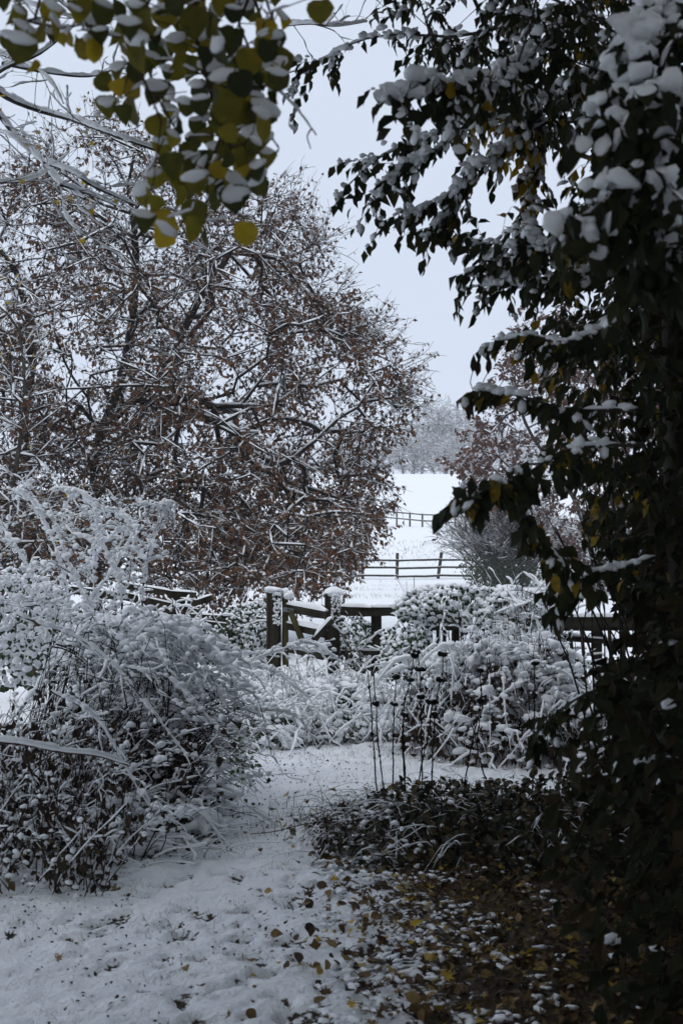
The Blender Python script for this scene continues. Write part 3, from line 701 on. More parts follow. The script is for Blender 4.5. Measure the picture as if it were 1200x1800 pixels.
# yellow leaved hazel at the far left, in front of it
hz = [(-120, 420), (20, 440), (75, 470), (80, 560), (50, 700), (70, 800), (150, 900), (90, 1010), (-120, 1020)]
hx = (-10 - 600) / F * 18.5
tree('hazel_tree', 'thin yellow leaved hazel at the left edge in front of the oak', 'tree', (hx, 18.5, gz(hx, 18.5)),
     [np.vstack([[[hx, 18.5, gz(hx, 18.5) - .2]], ln((20, 880, 18.5), (45, 700, 18.5), (30, 540, 18.4))]), np.vstack([[[hx + .3, 18.5, gz(hx, 18.5) - .2]], ln((40, 900, 18.4), (90, 840, 18.3))])],
     fill(hz, 170, 17.6, 19.4, 120), BARK, L_YEL, step=.35, r0=.005, rmax=.045, limbs=5, twn=4, twl=.5, twr=.004, lpt=1, ls=.07, snow=.012, tsnow=.009, capf=.3, capr=.4,
     lmask=lambda c: rng.random(len(c)) < .40)

# ------------------------------------------------------------------ middle distance right: copper tree, fan shrub, white bushes
cp = [(800, 800), (850, 745), (880, 660), (895, 590), (960, 560), (1060, 545), (1200, 520), (1380, 540), (1400, 980), (1180, 1000), (1010, 990), (960, 900), (860, 870), (800, 850)]
cx = (1080 - 600) / F * 44
tree('copper_leaved_tree', 'copper leaved tree dusted with snow standing behind the near hedge on the right', 'tree', (cx, 44, gz(cx, 44)),
     [np.vstack([[[cx, 44, gz(cx, 44) - .3]], ln((1075, 850, 44), (1060, 700, 44), (1050, 620, 44))]), np.vstack([[[cx - .4, 44, gz(cx, 44) - .3]], ln((1010, 880, 43.6), (930, 760, 43.4), (905, 680, 43.4))])],
     fill(cp, 620, 41, 48, 150), BARK_OAK, L_COP, step=.7, r0=.011, rmax=.2, limbs=10, KC=4, twn=4, twl=.9, twr=.010, lpt=5, ls=.20, snow=.014, tsnow=.006, capf=.07, capr=.34, nsub=1, hang=.4)
def fan_shrub(name, label, px, py_b, d, hgt, half, n, cat='shrub', mat=BARK_RED, r=.014, sn=.02, sub=4, spread=1.0, leaf=None):
    x = (px - 600) / F * d; b = gz(x, d); root = thing(name, label, cat, (x, d, b)); a = U(0, 6.28, n); e = rng.random(n) ** .6
    dirv = np.stack([np.cos(a) * e * half, np.sin(a) * e * half * .8, hgt * (1 - .35 * e * e) * U(.7, 1.05, n)], -1); K = 6; t = np.linspace(0, 1, K)
    B = np.stack([x + rng.normal(0, half * .12, n), d + rng.normal(0, half * .12, n), np.full(n, b - .1)], -1)
    Pn = B[:, None] + dirv[:, None] * np.stack([t ** 1.15, t ** 1.15, t ** .8], -1)[None]; Pn[:, 1:] += rng.normal(0, half * .02, (n, K - 1, 3))
    rr = np.linspace(1, .3, K)[None] * r
    b2, d2, _, _ = along(Pn, sub, .35, .98); tw = twigs(b2, d2, 1, hgt * .28, .55, .0, 4, .15)
    part('stems', join([tubes(Pn, rr, 3), tubes(tw, np.linspace(1, .4, 4)[None] * r * .55, 3)]), mat, root, 'stuff')
    part('snow', join([snowtube(Pn, rr, sn, .6, 4, 2, .3, .3, 3), snowtube(tw, np.full((1, 4), r * .5), sn * .8, .5, 4, 1, .3, .45, 3)]), SNOW, root, 'stuff')
    return root, Pn
fs, fsp = fan_shrub('fan_shaped_shrub', 'dark twiggy shrub fanning out in front of the meadow fence', 893, 1015, 53, 3.8, 2.8, 520, mat=STEM_DARK, sub=6, r=.024, sn=.008)
def bush(parent, C0, rad, n, leafm, ls, capf, capr, nm='leaves', snownm='snow', dens=None, tpl=DIA, hang=.3, flat=False, seed=0):
    """leafy clump: leaves through an uneven ellipsoid"""
    v = nrm(rng.normal(0, 1, (n, 3))) * (rng.random(n) ** .38)[:, None]; v = v * (.8 + .5 * noise(v * 1.0 + seed, 2.2, seed))[:, None]
    c = v * np.array(rad) + np.array(C0); zg = H(c[:, 0], c[:, 1]); c[:, 2] = np.maximum(c[:, 2], zg + .02)
    D = nrm(rng.normal(0, .6, (n, 3)) + v * .4 + [0, 0, -hang]); Nn = nrm(rng.normal(0, .45, (n, 3)) + [0, -.3, .8]); s = U(.6, 1.2, n) * ls
    geo, rf = rnd_leaves(leafm, [tpl], c, frames(D, Nn) * s[:, None, None], rng.random(n)); part(nm, geo, leafm, parent, 'stuff', attr={'rnd': rf}, smooth=False)
    k = (rng.random(n) < capf * (.4 + .9 * sm(-.3, .7, v[:, 2]))) & (noise(c, .6 / max(rad) * 4, 8) > .25)
    if k.any(): part(snownm, blobs(c[k] + [0, 0, s.mean() * .3], s[k] * capr, .7, ICO1 if ls < .12 else ICO1, .3), SNOW, parent, 'stuff')
x = (880 - 600) / F * 52; bush(fs, (x, 52, .6), (1.7, 1.0, .9), 3200, L_IVY, .12, .03, .4)
for px, top, wpx, d, lab in ((1085, 930, 110, 48, 'white snow laden bush behind the hedge leaves on the right'), (1015, 905, 100, 57, 'pale snowy bush right of the twiggy fan shrub')):
    x = (px - 600) / F * d; b = gz(x, d); hh = float(P(px, top, d)[2]) - b
    r_ = thing('snowy_bush', lab, 'bush', (x, d, b)); bush(r_, (x, d, b + hh * .45), (wpx / F * d / 2, 1.2, hh * .5), 1500, L_IVY, .2, .9, .55)
    f2 = twigs(np.repeat([[x, d, b]], 60, 0), np.repeat([[0, 0, 1.]], 60, 0), 1, hh * 1.1, .8, .0, 5, .2); part('stems', tubes(f2, np.full((1, 5), .015), 3), BARK, r_, 'stuff')
# pheasants on the bank
def bird(label, px, py, d, s, face):
    x = (px - 600) / F * d; z = float(H(x, d)); o = thing('pheasant', label, 'bird', (x, d, z + .02), 'birds on the field bank')
    p = np.array([x, d, z])
    k = lambda *a: np.array([p + np.array([q[0] * face, q[1], q[2]]) * s for q in a])
    body = resample(k((-.42, 0, .24), (-.25, 0, .33), (0, 0, .38), (.18, 0, .42), (.27, 0, .55), (.30, 0, .66), (.36, 0, .70), (.44, 0, .68)), 22)
    rr = np.interp(np.linspace(0, 7, 22), range(8), np.array([.03, .11, .15, .13, .07, .055, .06, .012])) * s
    part('body', tubes(body[None], rr[None], 8, cap=True), SEED, o)
    tl = resample(k((-.35, 0, .26), (-.7, 0, .20), (-1.15, 0, .16)), 6); part('tail', tubes(tl[None], np.array([[.06, .05, .04, .03, .02, .01]]) * s, 5, .5, True), BARK_RED, o)
    for q in (-.05, .05):
        lg = k((.02, q, .26), (.0, q, .12), (.02, q, -.02), (.09, q, -.02)); part('leg', tubes(resample(lg, 7)[None], np.full((1, 7), .014 * s), 4), BARK_RED, o)
bird('dark pheasant standing on the snowy bank left of the twiggy shrub', 768, 938, 82, .62, -1)
bird('second pheasant lower on the bank beside a bare patch', 764, 951, 76.5, .5, 1)

# ------------------------------------------------------------------ snow laden undergrowth
def arches(root, B, E, peak, n, K=9, r=.004, sn=.012, mat=BARK_RED, name='stems', jit=.08, lump=.7, sub=0, subl=.25, gaps=.2, twsn=.7, k=3, limit=(.0, 1)):
    """canes arching from B (n,3) over to E (n,3)"""
    t = np.linspace(0, 1, K)[None, :, None]; B = np.asarray(B); E = np.asarray(E)
    Pn = B[:, None] * (1 - t) + E[:, None] * t; pk = np.broadcast_to(peak, (n,)); tt = t[..., 0]
    Pn[..., 2] += pk[:, None] * (np.sin(math.pi * tt ** .8)); w = rng.normal(0, jit, (n, 1, 3)) * np.sin(math.pi * t) + rng.normal(0, jit * .15, (n, K, 3)) * (t > .05)
    Pn = Pn + w * np.array([1, 1, .5]); zg = H(Pn[..., 0], Pn[..., 1]); Pn[..., 2] = np.where(tt > .06, np.maximum(Pn[..., 2], zg + .01), Pn[..., 2])
    rr = np.linspace(1, .35, K)[None] * r * U(.7, 1.3, n)[:, None]; gs = [tubes(Pn, rr, 4)]; sg = [snowtube(Pn, rr, sn, lump, 5, k, .35, gaps, 13)]
    if sub:
        b, d, _, _ = along(Pn, sub, .25, 1.0); tw = twigs(b, d, 1, subl, .7, .35, 5, 0); gs.append(tubes(tw, np.linspace(1, .4, 5)[None] * r * .55, 3))
        sg.append(snowtube(tw, np.full((1, 5), r * .4), sn * twsn, lump, 4, 2, .3, gaps, 16))
    part(name, join(gs), mat, root, 'stuff'); part('snow', join(sg), SNOW, root, 'stuff')
    return Pn
def ground_pts(pxa, pxb, da, db, n):
    d = U(da, db, n); x = G(U(pxa, pxb, n), d); return np.stack([x, d, H(x, d) - .03], -1)
OV = [leaf_tpl('ovate', .25, .15, i) for i in range(4)]; TH = [leaf_tpl('thin', .4, .1, i) for i in range(3)]
RO = [leaf_tpl('round', .25, .10, i) for i in range(5)]; MA = [leaf_tpl('maple', .45, .1, i) for i in range(5)]
def _ml(sd):
    r = np.random.default_rng(sd); a = np.linspace(-2.5, 2.5, 9); rr = np.where(np.arange(9) % 2 == 1, .42, 1.) * .5 * r.uniform(.8, 1.15, 9); X = np.sin(a) * rr; Y = .42 + np.cos(a) * rr
    return np.vstack([[[0, .4, 0]], np.stack([X, Y, .5 * (X ** 2 + (Y - .4) ** 2) * r.uniform(-.3, 2.2, 9) + r.uniform(-.08, .08, 9)], -1)]), np.array([[0, i + 1, i + 2] for i in range(8)])
ML = [_ml(i) for i in range(6)]

# pillowy low brambles in front of the gate
def snow_mound(name, label, poly_w, hfun, n, s0, s1, cat='bramble', nleaf=500, ncane=60, mat=L_IVY, leafs=.05, gap=.36, cane_up=.1, tri=ICO2):
    """poly_w: x range, y range; hfun(x,y) gives the height of the heap above the ground"""
    (xa, xb), (ya, yb) = poly_w; root = thing(name, label, cat, ((xa + xb) / 2, (ya + yb) / 2, gz((xa + xb) / 2, (ya + yb) / 2)))
    x = U(xa, xb, n); y = U(ya, yb, n); h = hfun(x, y); g = h > .015
    nn = noise(np.stack([x, y, h * 1.5], -1), 4.2, 51); g &= nn > gap
    x, y, h = x[g], y[g], h[g]; s = (s0 + (s1 - s0) * rng.random(len(x)) ** 1.8) * (1 + .6 * (rng.random(len(x)) < .12))
    C = np.stack([x, y, H(x, y) + h * U(.82, 1.04, len(x))], -1)
    part('snow', blobs(C, s, .62, tri, .5), SNOW, root, 'stuff')
    k2 = rng.integers(0, len(C), len(C) * 2); part('small_snow', blobs(C[k2] + rng.normal(0, s0 * 1.2, (len(k2), 3)), U(.3, .6, len(k2)) * s0, .75, ICO1, .5), SNOW, root, 'stuff')
    m = nleaf; x = U(xa, xb, m); y = U(ya, yb, m); h = hfun(x, y); g = h > .02; x, y, h = x[g], y[g], h[g]
    C = np.stack([x, y, H(x, y) + h * U(.15, 1.0, len(x))], -1); D = nrm(rng.normal(0, .6, (len(x), 3)) + [0, -.2, -.5]); Nn = nrm(rng.normal(0, .5, (len(x), 3)) + [0, -.6, .5])
    leaf_scatter(root, C, D, Nn, leafs, mat, OV, .25, .4)
    x = U(xa, xb, ncane); y = U(ya, yb, ncane); h = hfun(x, y); g = h > .02; x, y, h = x[g], y[g], h[g]; B = np.stack([x, y, H(x, y)], -1)
    x2 = x + rng.normal(0, .3, len(x)); y2 = y + rng.normal(-.1, .2, len(x)); E = np.stack([x2, y2, H(x2, y2) + hfun(x2, y2) * .4], -1)
    arches(root, B, E, h * U(.7, 1.1, len(x)) + cane_up, len(x), 7, .003, s0 * .55, sub=2, subl=.16, gaps=.15)
    return root
def ell(cx, cy, rx, ry, h, p=.6, sd=0):
    def f(x, y):
        q = 1 - ((x - cx) / rx) ** 2 - ((y - cy) / ry) ** 2; nz = .75 + .5 * noise(np.stack([x, y], -1), 2.2, 70 + sd); return np.where(q > 0, h * np.clip(q, 0, 1) ** p * nz, 0)
    return f
d1 = 11.2
snow_mound('bramble_patch', 'pillowy snow covered bramble patch in front of the wooden gate', ((G(400, 11), G(720, 11)), (10.4, 11.85)), ell(G(560, 11), 11.35, .85, .95, .44, .5, 1), 1300, .020, .050, nleaf=1300, gap=.36, leafs=.06, ncane=150)
snow_mound('bramble_patch', 'low snowy bramble patch spreading left of the path end below the arching shrub', ((G(380, 10.5), G(560, 10.5)), (9.9, 11.5)), ell(G(450, 10.8), 10.8, .55, .75, .34, .6, 2), 650, .018, .045, nleaf=600, ncane=90)
snow_mound('bramble_mound', 'tall snow draped bramble mound behind the dark seed heads', ((G(660, 10), G(1090, 10)), (9.35, 11.2)), ell(G(880, 10), 10.2, .82, .85, .98, .62, 3), 1000, .014, .056, nleaf=2600, ncane=330, mat=L_DEAD, leafs=.07, gap=.46, cane_up=.06)
bmr = [o for o in COL.objects if o.name.startswith('bramble_mound') and o.get('category')][-1]
n = 190; a = U(-1.9, 1.9, n); B = np.stack([G(885, 10) + rng.normal(0, .30, n), 10.1 + rng.normal(0, .2, n), np.zeros(n)], -1); B[:, 2] = .62 + .18 * np.exp(-((B[:, 0] - G(850, 10)) / .4) ** 2)
E = B + np.stack([np.sin(a) * U(.25, .8, n), -np.cos(a) * U(.1, .6, n), np.zeros(n)], -1); E[:, 2] = U(.0, .3, n)
dp = arches(bmr, B, E, U(.05, .25, n), n, 9, .004, .017, STEM_DARK, 'drooping_canes', .03, .9, 1, .15, .38, .4, k=5)
part('drape_snow', chain(dp, None, .030, 16, .46, 3.5, 6, ICO2), SNOW, bmr, 'stuff')
snow_mound('bramble_mound', 'sloping snowy bramble heap at the foot of the dark paling fence', ((G(960, 9.6), G(1150, 9.6)), (8.9, 10.6)), ell(G(1040, 9.6), 9.7, .55, .7, .48, .5, 4), 520, .018, .04, nleaf=700, ncane=120, mat=L_DEAD, leafs=.06, gap=.42)

# ivy on the fences
def ivy(name, label, poly, d0, d1, n, ls, capf, capr, gap=.3, mat=L_IVY, canes=30):
    c = fill(poly, int(n), d0, d1, 22); c = c[noise(c, 3.4, 81) > gap]; n = len(c); px = np.mean([p[0] for p in poly]); x0 = float(G(px, (d0 + d1) / 2))
    root = thing(name, label, 'ivy', (x0, (d0 + d1) / 2, gz(x0, (d0 + d1) / 2))); D = nrm(rng.normal(0, .5, (n, 3)) + [0, -.3, -.7]); Nn = nrm(rng.normal(0, .4, (n, 3)) + [0, -.7, .5])
    k = rng.random(n) < capf; s = U(.7, 1.3, n) * ls; geo, rf = rnd_leaves(mat, OV[:2], c, frames(D, Nn) * s[:, None, None], rng.random(n)); part('leaves', geo, mat, root, 'stuff', attr={'rnd': rf}, smooth=False)
    part('snow', blobs(c[k] + np.array([0, -.01, .012]), s[k] * capr, .8, ICO1, .35), SNOW, root, 'stuff')
    b = c[rng.integers(0, n, canes)]; tw = twigs(b, np.repeat([[0, 0, 1.]], canes, 0), 1, .35, 1.2, .3, 5, .2); part('stems', tubes(tw, np.full((1, 5), .003), 4), BARK, root, 'stuff'); part('stem_snow', snowtube(tw, np.full((1, 5), .003), .010, .5, 4, 2, .25), SNOW, root, 'stuff')
    return root
ivy('ivy_hedge', 'snow blobbed ivy hedge growing over the fence right of the gate', [(690, 1065), (730, 1035), (790, 1028), (850, 1035), (905, 1032), (960, 1050), (985, 1085), (985, 1120), (930, 1140), (850, 1105), (800, 1095), (740, 1100), (700, 1085)], 11.3, 12.3, 2500, .042, .72, .62, .26)
ivy('ivy_bush', 'light ivy filling the gap between the right gate post and the next post', [(598, 1085), (640, 1085), (655, 1110), (655, 1175), (620, 1185), (598, 1160)], 11.7, 12.2, 420, .035, .45, .5, .2)
ivy('ivy_bush', 'round snowy ivy clump hanging in front of the third fence post', [(672, 1100), (730, 1090), (760, 1120), (768, 1165), (745, 1195), (690, 1200), (668, 1180)], 11.3, 11.8, 620, .038, .6, .55, .22)
ivy('ivy_bush', 'dark ivy clump climbing the collapsed fence left of the gate', [(310, 1090), (380, 1070), (470, 1055), (470, 1170), (440, 1185), (370, 1170), (330, 1130)], 12.1, 12.7, 1300, .035, .42, .5, .22)
ivy('ivy_bush', 'snowy evergreen ivy bush at the left edge under the pale saplings', [(-80, 1010), (20, 1000), (80, 1020), (120, 1060), (150, 1120), (120, 1200), (-80, 1220)], 9.2, 10.4, 1400, .045, .62, .62, .28)
ivy('dark_thicket', 'dark tangled thicket under the collapsed fence left of the gate', [(60, 1075), (200, 1062), (330, 1070), (350, 1150), (300, 1190), (60, 1190)], 11.6, 12.4, 1500, .05, .16, .5, .15, L_DEAD, 160)
snow_mound('fern_heap', 'slope of snow plastered fern fronds leaning on the left gate post', ((G(380, 11.8), G(480, 11.8)), (11.4, 12.1)), ell(G(432, 11.8), 11.8, .30, .3, .55, .7, 9), 420, .014, .032, cat='fern', nleaf=200, gap=.3)
ivy('dead_bush', 'tangle of frosted twiggy growth between the ivy hedge and the paling fence', [(900, 1050), (985, 1040), (1000, 1100), (985, 1180), (930, 1170), (900, 1120)], 10.9, 11.6, 260, .03, .7, .5, .2, L_DEAD, 240)

# snowy saplings at the left (about 9 m)
SD = 9.0
sap_seeds = [ln((35, 1250, 9), (118, 1130, 9), (112, 1010, 9), (70, 900, 9), (35, 862, 9)), ln((170, 1240, 9), (168, 1120, 9), (166, 1000, 9), (170, 905, 9), (140, 865, 9), (95, 858, 9)),
             ln((150, 1230, 8.8), (165, 1090, 8.8), (128, 1010, 8.8), (95, 915, 8.8), (85, 885, 8.8)), ln((255, 1230, 9.1), (250, 1090, 9.1), (256, 1000, 9.1), (280, 915, 9.1), (300, 885, 9)),
             ln((90, 1240, 9.2), (80, 1100, 9.2), (50, 1000, 9.2), (0, 925, 9.2), (-40, 900, 9.2)), ln((190, 1240, 8.9), (215, 1060, 8.9), (180, 960, 8.9), (130, 940, 8.9)),
             ln((120, 1230, 9.3), (150, 1080, 9.3), (200, 1000, 9.3), (235, 930, 9.3), (210, 895, 9.3))]
sp_poly = [(-40, 900), (30, 850), (90, 850), (150, 875), (210, 860), (250, 880), (320, 900), (325, 960), (290, 980), (240, 1010), (225, 1060), (180, 1100), (90, 1120), (-40, 1100)]
srt = thing('snowy_sapling', 'cluster of bare saplings thickly furred with snow left of the arching shrub', 'sapling', (float(G(120, 9)), 9, gz(G(120, 9), 9)))
A, par_, cnt, chains, tips, dirs = atree(sap_seeds, fill(sp_poly, 170, 8.5, 9.6, 80, 45), .12, -.06)
Pn, Rn = chain_tubes(A, cnt, chains, .0018, .4, .011, 8)
for i in range(len(sap_seeds)):
    pl = resample(sap_seeds[i], 26)[None]; rr = np.linspace(.011, .004, 26)[None]
    part('stem', tubes(pl, rr, 5), BARK, srt)
    b_, _, _, _ = along(pl, 60, .05, 1.)
    part('stem_snow', join([snowtube(pl, rr, .012, .6, 6, 5, -.35, 0, 22, 1.0), blobs(b_ + rng.normal(0, .008, b_.shape), U(.010, .024, 60), .9, ICO2, .4)]), SNOW, srt)
tw = twigs(A[tips], dirs[tips], 4, .15, 1.0, .45, 5, .1, .22)
k = len(sap_seeds)
part('twigs', join([tubes(Pn[k:], Rn[k:], 4), tubes(tw, np.full((1, 5), .0012), 3)]), BARK_RED, srt, 'stuff')
b, d, _, _ = along(tw, 2, .3, 1)
part('snow', join([snowtube(Pn[k:], Rn[k:], .006, .7, 4, 2, .0, .2, 22), chain(Pn[k:], None, .019, 9, .38, 7), snowtube(tw, np.full((1, 5), .0012), .0035, .7, 3, 1, .0, .35, 24), blobs(b, U(.004, .013, len(b)), .8, ICO1, .4), blobs(A[tips] + rng.normal(0, .02, (len(tips), 3)), U(.01, .03, len(tips)), .75, ICO2, .4)]), SNOW, srt, 'stuff')
# drooping spray at the head of the right-hand sapling
hb = P(285, 893, 9.0); a = U(-1.2, 1.4, 46)
E = hb + np.stack([np.sin(a) * U(.08, .2, 46), rng.normal(0, .08, 46), -U(.1, .42, 46)], -1)
arches(srt, np.repeat([hb], 46, 0), E, .09, 46, 8, .0014, .0065, name='drooping_twigs', jit=.02, sub=2, subl=.05, gaps=.1, k=2)

# arching shrub on the left (7-9 m)
ar = thing('arching_shrub', 'wide shrub of thin arching canes bowed to the right under lumpy snow', 'shrub', (float(G(150, 8)), 8, gz(G(150, 8), 8)))
n = 330; B = ground_pts(20, 330, 7.3, 8.9, n); u = rng.random(n)
Ed = B[:, 1] + rng.normal(-.1, .3, n); Epx = 150 + 300 * u + rng.normal(0, 25, n); Epy = 1180 + 100 * sm(.2, 1, u) + U(-70, 110, n); E = P(Epx, Epy, Ed)
pk = np.clip(U(.45, .75, n), .2, 1.2) * (1 - .25 * u)
arP = arches(ar, B, E, pk, n, 11, .0038, .0055, STEM_DARK, 'canes', .05, .9, 2, .17, .50, .6, k=4)
part('cane_snow', chain(arP, None, .021, 26, .47, 4), SNOW, ar, 'stuff')
n = 60; bx = U(90, 360, n); B = P(bx, 1130 - 50 * np.exp(-((bx - 235) / 90) ** 2) + U(-8, 20, n), U(7.4, 8.5, n)); E = P(bx + U(60, 140, n), U(1140, 1270, n), U(7.2, 8.4, n))
n2 = 170; ca = P(U(170, 330, n2), U(1230, 1390, n2), U(7.2, 7.6, n2)); ca[:, 2] = H(ca[:, 0], ca[:, 1]) + U(0, .2, n2); ce = ca + np.stack([U(.15, .58, n2), U(-.1, .3, n2), U(.15, .6, n2)], -1)
arches(ar, ca, ce, U(.1, .3, n2), n2, 10, .0034, .004, STEM_DARK, 'dark_canes', .03, .8, 1, .12, .62)
oc_ = arches(ar, B, E, .06, n, 9, .0045, .008, STEM_DARK, 'outer_canes', .03, .95, 3, .16, .42, .45, k=4)
part('outer_snow', chain(oc_, None, .032, 24, .36, 4, 1, ICO2), SNOW, ar, 'stuff')
dr = [((200, 1170), (300, 1195), (390, 1290), 7.2), ((30, 1080), (180, 1150), (330, 1330), 6.8), ((230, 1105), (330, 1130), (400, 1240), 7.4), ((330, 1190), (430, 1165), (500, 1140), 8.6), ((500, 1142), (545, 1130), (592, 1160), 8.8), ((330, 1250), (440, 1215), (478, 1330), 7.9), ((380, 1150), (440, 1150), (585, 1135), 9.0),
      ((90, 1215), (170, 1265), (250, 1400), 6.3), ((400, 1245), (510, 1255), (552, 1300), 8.2), ((420, 1165), (480, 1180), (545, 1230), 8.9), ((330, 1330), (400, 1350), (440, 1372), 7.2)]
pls = np.array([resample(ln(*[(p[0], p[1], q[3]) for p in q[:3]]), 22) for q in dr]); rr = np.linspace(.006, .002, 22)[None]
part('drooping_branches', join([tubes(pls, rr, 5)]), BARK_RED, ar, 'stuff'); part('branch_snow', join([snowtube(pls, rr, .010, .85, 6, 4, .1, .25, 20), chain(pls, None, .021, 44, .32, 5, 2, ICO2)]), SNOW, ar, 'stuff')
b, d, _, _ = along(pls, 14, .1, 1.); tw = twigs(b, d, 1, .2, .7, .9, 5, 0); part('side_twigs', tubes(tw, np.full((1, 5), .0013), 3), BARK_RED, ar, 'stuff'); part('side_twig_snow', snowtube(tw, np.full((1, 5), .0013), .0065, .9, 4, 3, .15, .3, 24), SNOW, ar, 'stuff')
# brown shrivelled leaves under the arch
c, d, _, _ = along(arP, 3, .1, .9); kz = c[:, 2] < H(c[:, 0], c[:, 1]) + .75; c = c[kz]; n = len(c)
leaf_scatter(ar, c, nrm(rng.normal(0, .3, (n, 3)) + [0, 0, -1]), nrm(rng.normal(0, .6, (n, 3)) + [0, -1, .2]), .05, L_DEAD, TH, .12, .4)
n = 260; c = P(U(300, 352, n), U(1300, 1372, n), U(7.0, 7.5, n)); leaf_scatter(ar, c, nrm(rng.normal(0, .25, (n, 3)) + [0, 0, -1]), nrm(rng.normal(0, .6, (n, 3)) + [0, -1, .2]), .035, L_DEAD, TH, .15, .4, 'hanging_dead_leaves')
n = 70; c = P(rng.normal(425, 16, n), rng.normal(1335, 28, n), U(7.1, 7.3, n)); leaf_scatter(ar, c, nrm(rng.normal(0, .5, (n, 3)) + [0, 0, -.6]), nrm(rng.normal(0, .6, (n, 3)) + [0, -.6, .6]), .028, leafmat('leaf_fresh', [(.05, .09, .02), (.09, .13, .03)]), OV, .2, .3, 'green_leaves')

# nearer bare stems, bottom left (5.5-7 m)
bl = thing('dead_weeds', 'dead brown weeds with shrivelled leaves at the lower left edge', 'weeds', (float(G(90, 6.3)), 6.3, gz(G(90, 6.3), 6.3)))
n = 150; B = ground_pts(-60, 190, 5.9, 7.2, n); E = B + np.stack([rng.normal(.05, .14, n), rng.normal(0, .1, n), U(.3, .8, n)], -1)
wp = arches(bl, B, E, .02, n, 7, .0034, .005, STEM_DARK, 'stems', .03, .6, 3, .14, .3)
part('clinging_snow', chain(wp, None, .016, 9, .45, 5, 4), SNOW, bl, 'stuff')
c, d, _, _ = along(wp, 7, .05, 1.0); n = len(c)
leaf_scatter(bl, c, nrm(rng.normal(0, .3, (n, 3)) + [0, 0, -1]), nrm(rng.normal(0, .6, (n, 3)) + [0, -1, .2]), .055, L_DEAD, TH + OV[:1], .2, .34)
n = 480; x = G(U(-60, 200, n), 6.2); y = U(5.9, 7.0, n); c = np.stack([x, y, H(x, y) + U(.0, .28, n)], -1)
leaf_scatter(bl, c, nrm(rng.normal(0, .6, (n, 3)) + [0, 0, -.3]), nrm(rng.normal(0, .5, (n, 3)) + [0, -.3, .7]), .045, L_MOUND, OV, .4, .45, 'low_leaves')
un = thing('undergrowth', 'tangle of twigs and snow clumps between the arching shrub and the weeds', 'undergrowth', (float(G(120, 7)), 7, gz(G(120, 7), 7)))
n = 240; B = ground_pts(-80, 300, 6.6, 8.0, n); E = B + np.stack([rng.normal(.15, .3, n), rng.normal(0, .2, n), U(.15, .8, n)], -1)
up_ = arches(un, B, E, .1, n, 8, .0036, .0048, STEM_DARK, 'stems', .06, .85, 4, .16, .48); part('clinging_snow', chain(up_, None, .024, 16, .40, 5, 3), SNOW, un, 'stuff')
c, d, _, _ = along(up_, 3, .1, 1.); n = len(c)
leaf_scatter(un, c + rng.normal(0, .03, (n, 3)), nrm(rng.normal(0, .4, (n, 3)) + [0, 0, -.8]), nrm(rng.normal(0, .6, (n, 3)) + [0, -1, .2]), .05, L_DEAD, OV, .12, .42)
snow_mound('snowy_tussock', 'low snow bank under the arching shrub at the left side of the path', ((G(-60, 7.3), G(400, 7.3)), (6.5, 8.4)), ell(G(150, 7.3), 7.6, 1.0, 1.0, .22, .7, 12), 800, .02, .05, cat='undergrowth', nleaf=900, ncane=60, mat=L_DEAD, leafs=.045, gap=.4)
# bare fallen branch, lower left
fb = thing('bare_branch', 'straight snow topped branch reaching in from the left edge', 'branch', P(0, 1310, 5.2))
pl = resample(ln((-60, 1300, 5.2), (40, 1308, 5.2), (110, 1322, 5.25), (170, 1328, 5.3), (225, 1345, 5.4)), 26)[None]; rr = np.linspace(.009, .004, 26)[None]
part('stem', tubes(pl, rr, 6), BARK_RED, fb); part('snow', snowtube(pl, rr, .011, .4, 6, 3, .1, 0, 20), SNOW, fb)
ct = thing('fallen_twigs', 'dead twigs lying on the snow left of the path', 'twigs', P(250, 1440, 6.9))
n = 26; d = U(6.4, 7.6, n); x = G(U(190, 400, n), d); B = np.stack([x, d, H(x, d) + .01], -1); a = U(-.6, .7, n); Lh = U(.12, .4, n); E = B + np.stack([np.cos(a) * Lh, np.sin(a) * Lh * .6, U(-.01, .05, n)], -1); E[:, 2] = H(E[:, 0], E[:, 1]) + U(.01, .1, n)
arches(ct, B, E, U(0, .09, n), n, 8, .0022, .004, STEM_DARK, 'stems', .02, .6, 2, .07, .4)

# ------------------------------------------------------------------ seed heads
PD = 7.8
stems = [([(662, 1400), (655, 1290), (647, 1180)], [], 'thin dark stem leftmost of the seed head group'), ([(675, 1400), (664, 1300), (657, 1185)], [1240], 'dark whorled stem second from the left of the seed head group'),
         ([(690, 1395), (691, 1290), (696, 1190)], [1192, 1243], 'dark stem with a small seed head left of the tall ones'), ([(714, 1410), (706, 1300), (710, 1256)], [1256], 'short stem with one flat seed head at its top'),
         ([(712, 1405), (709, 1260), (721, 1195), (727, 1152)], [1195, 1153], 'leaning stem with two seed heads'), ([(742, 1410), (740, 1280), (737, 1180), (731, 1146)], [1146, 1178, 1230], 'tall stem with three stacked seed heads'),
         ([(757, 1405), (764, 1249), (777, 1185), (778, 1150)], [1150, 1188, 1249], 'rightmost tall stem with three seed heads'), ([(728, 1405), (752, 1290), (760, 1233)], [1233], 'short leaning stem with one small seed head'),
         ([(812, 1400), (830, 1300), (845, 1230), (843, 1178)], [1178, 1226], 'separate stem with two seed heads in front of the bramble mound'), ([(935, 1400), (938, 1280), (940, 1166)], [1166, 1226], 'thin stem with a seed head near the dark hedge'),
         ([(862, 1400), (838, 1310), (850, 1225)], [1228], 'crossed dark stem right of the other seed heads')]
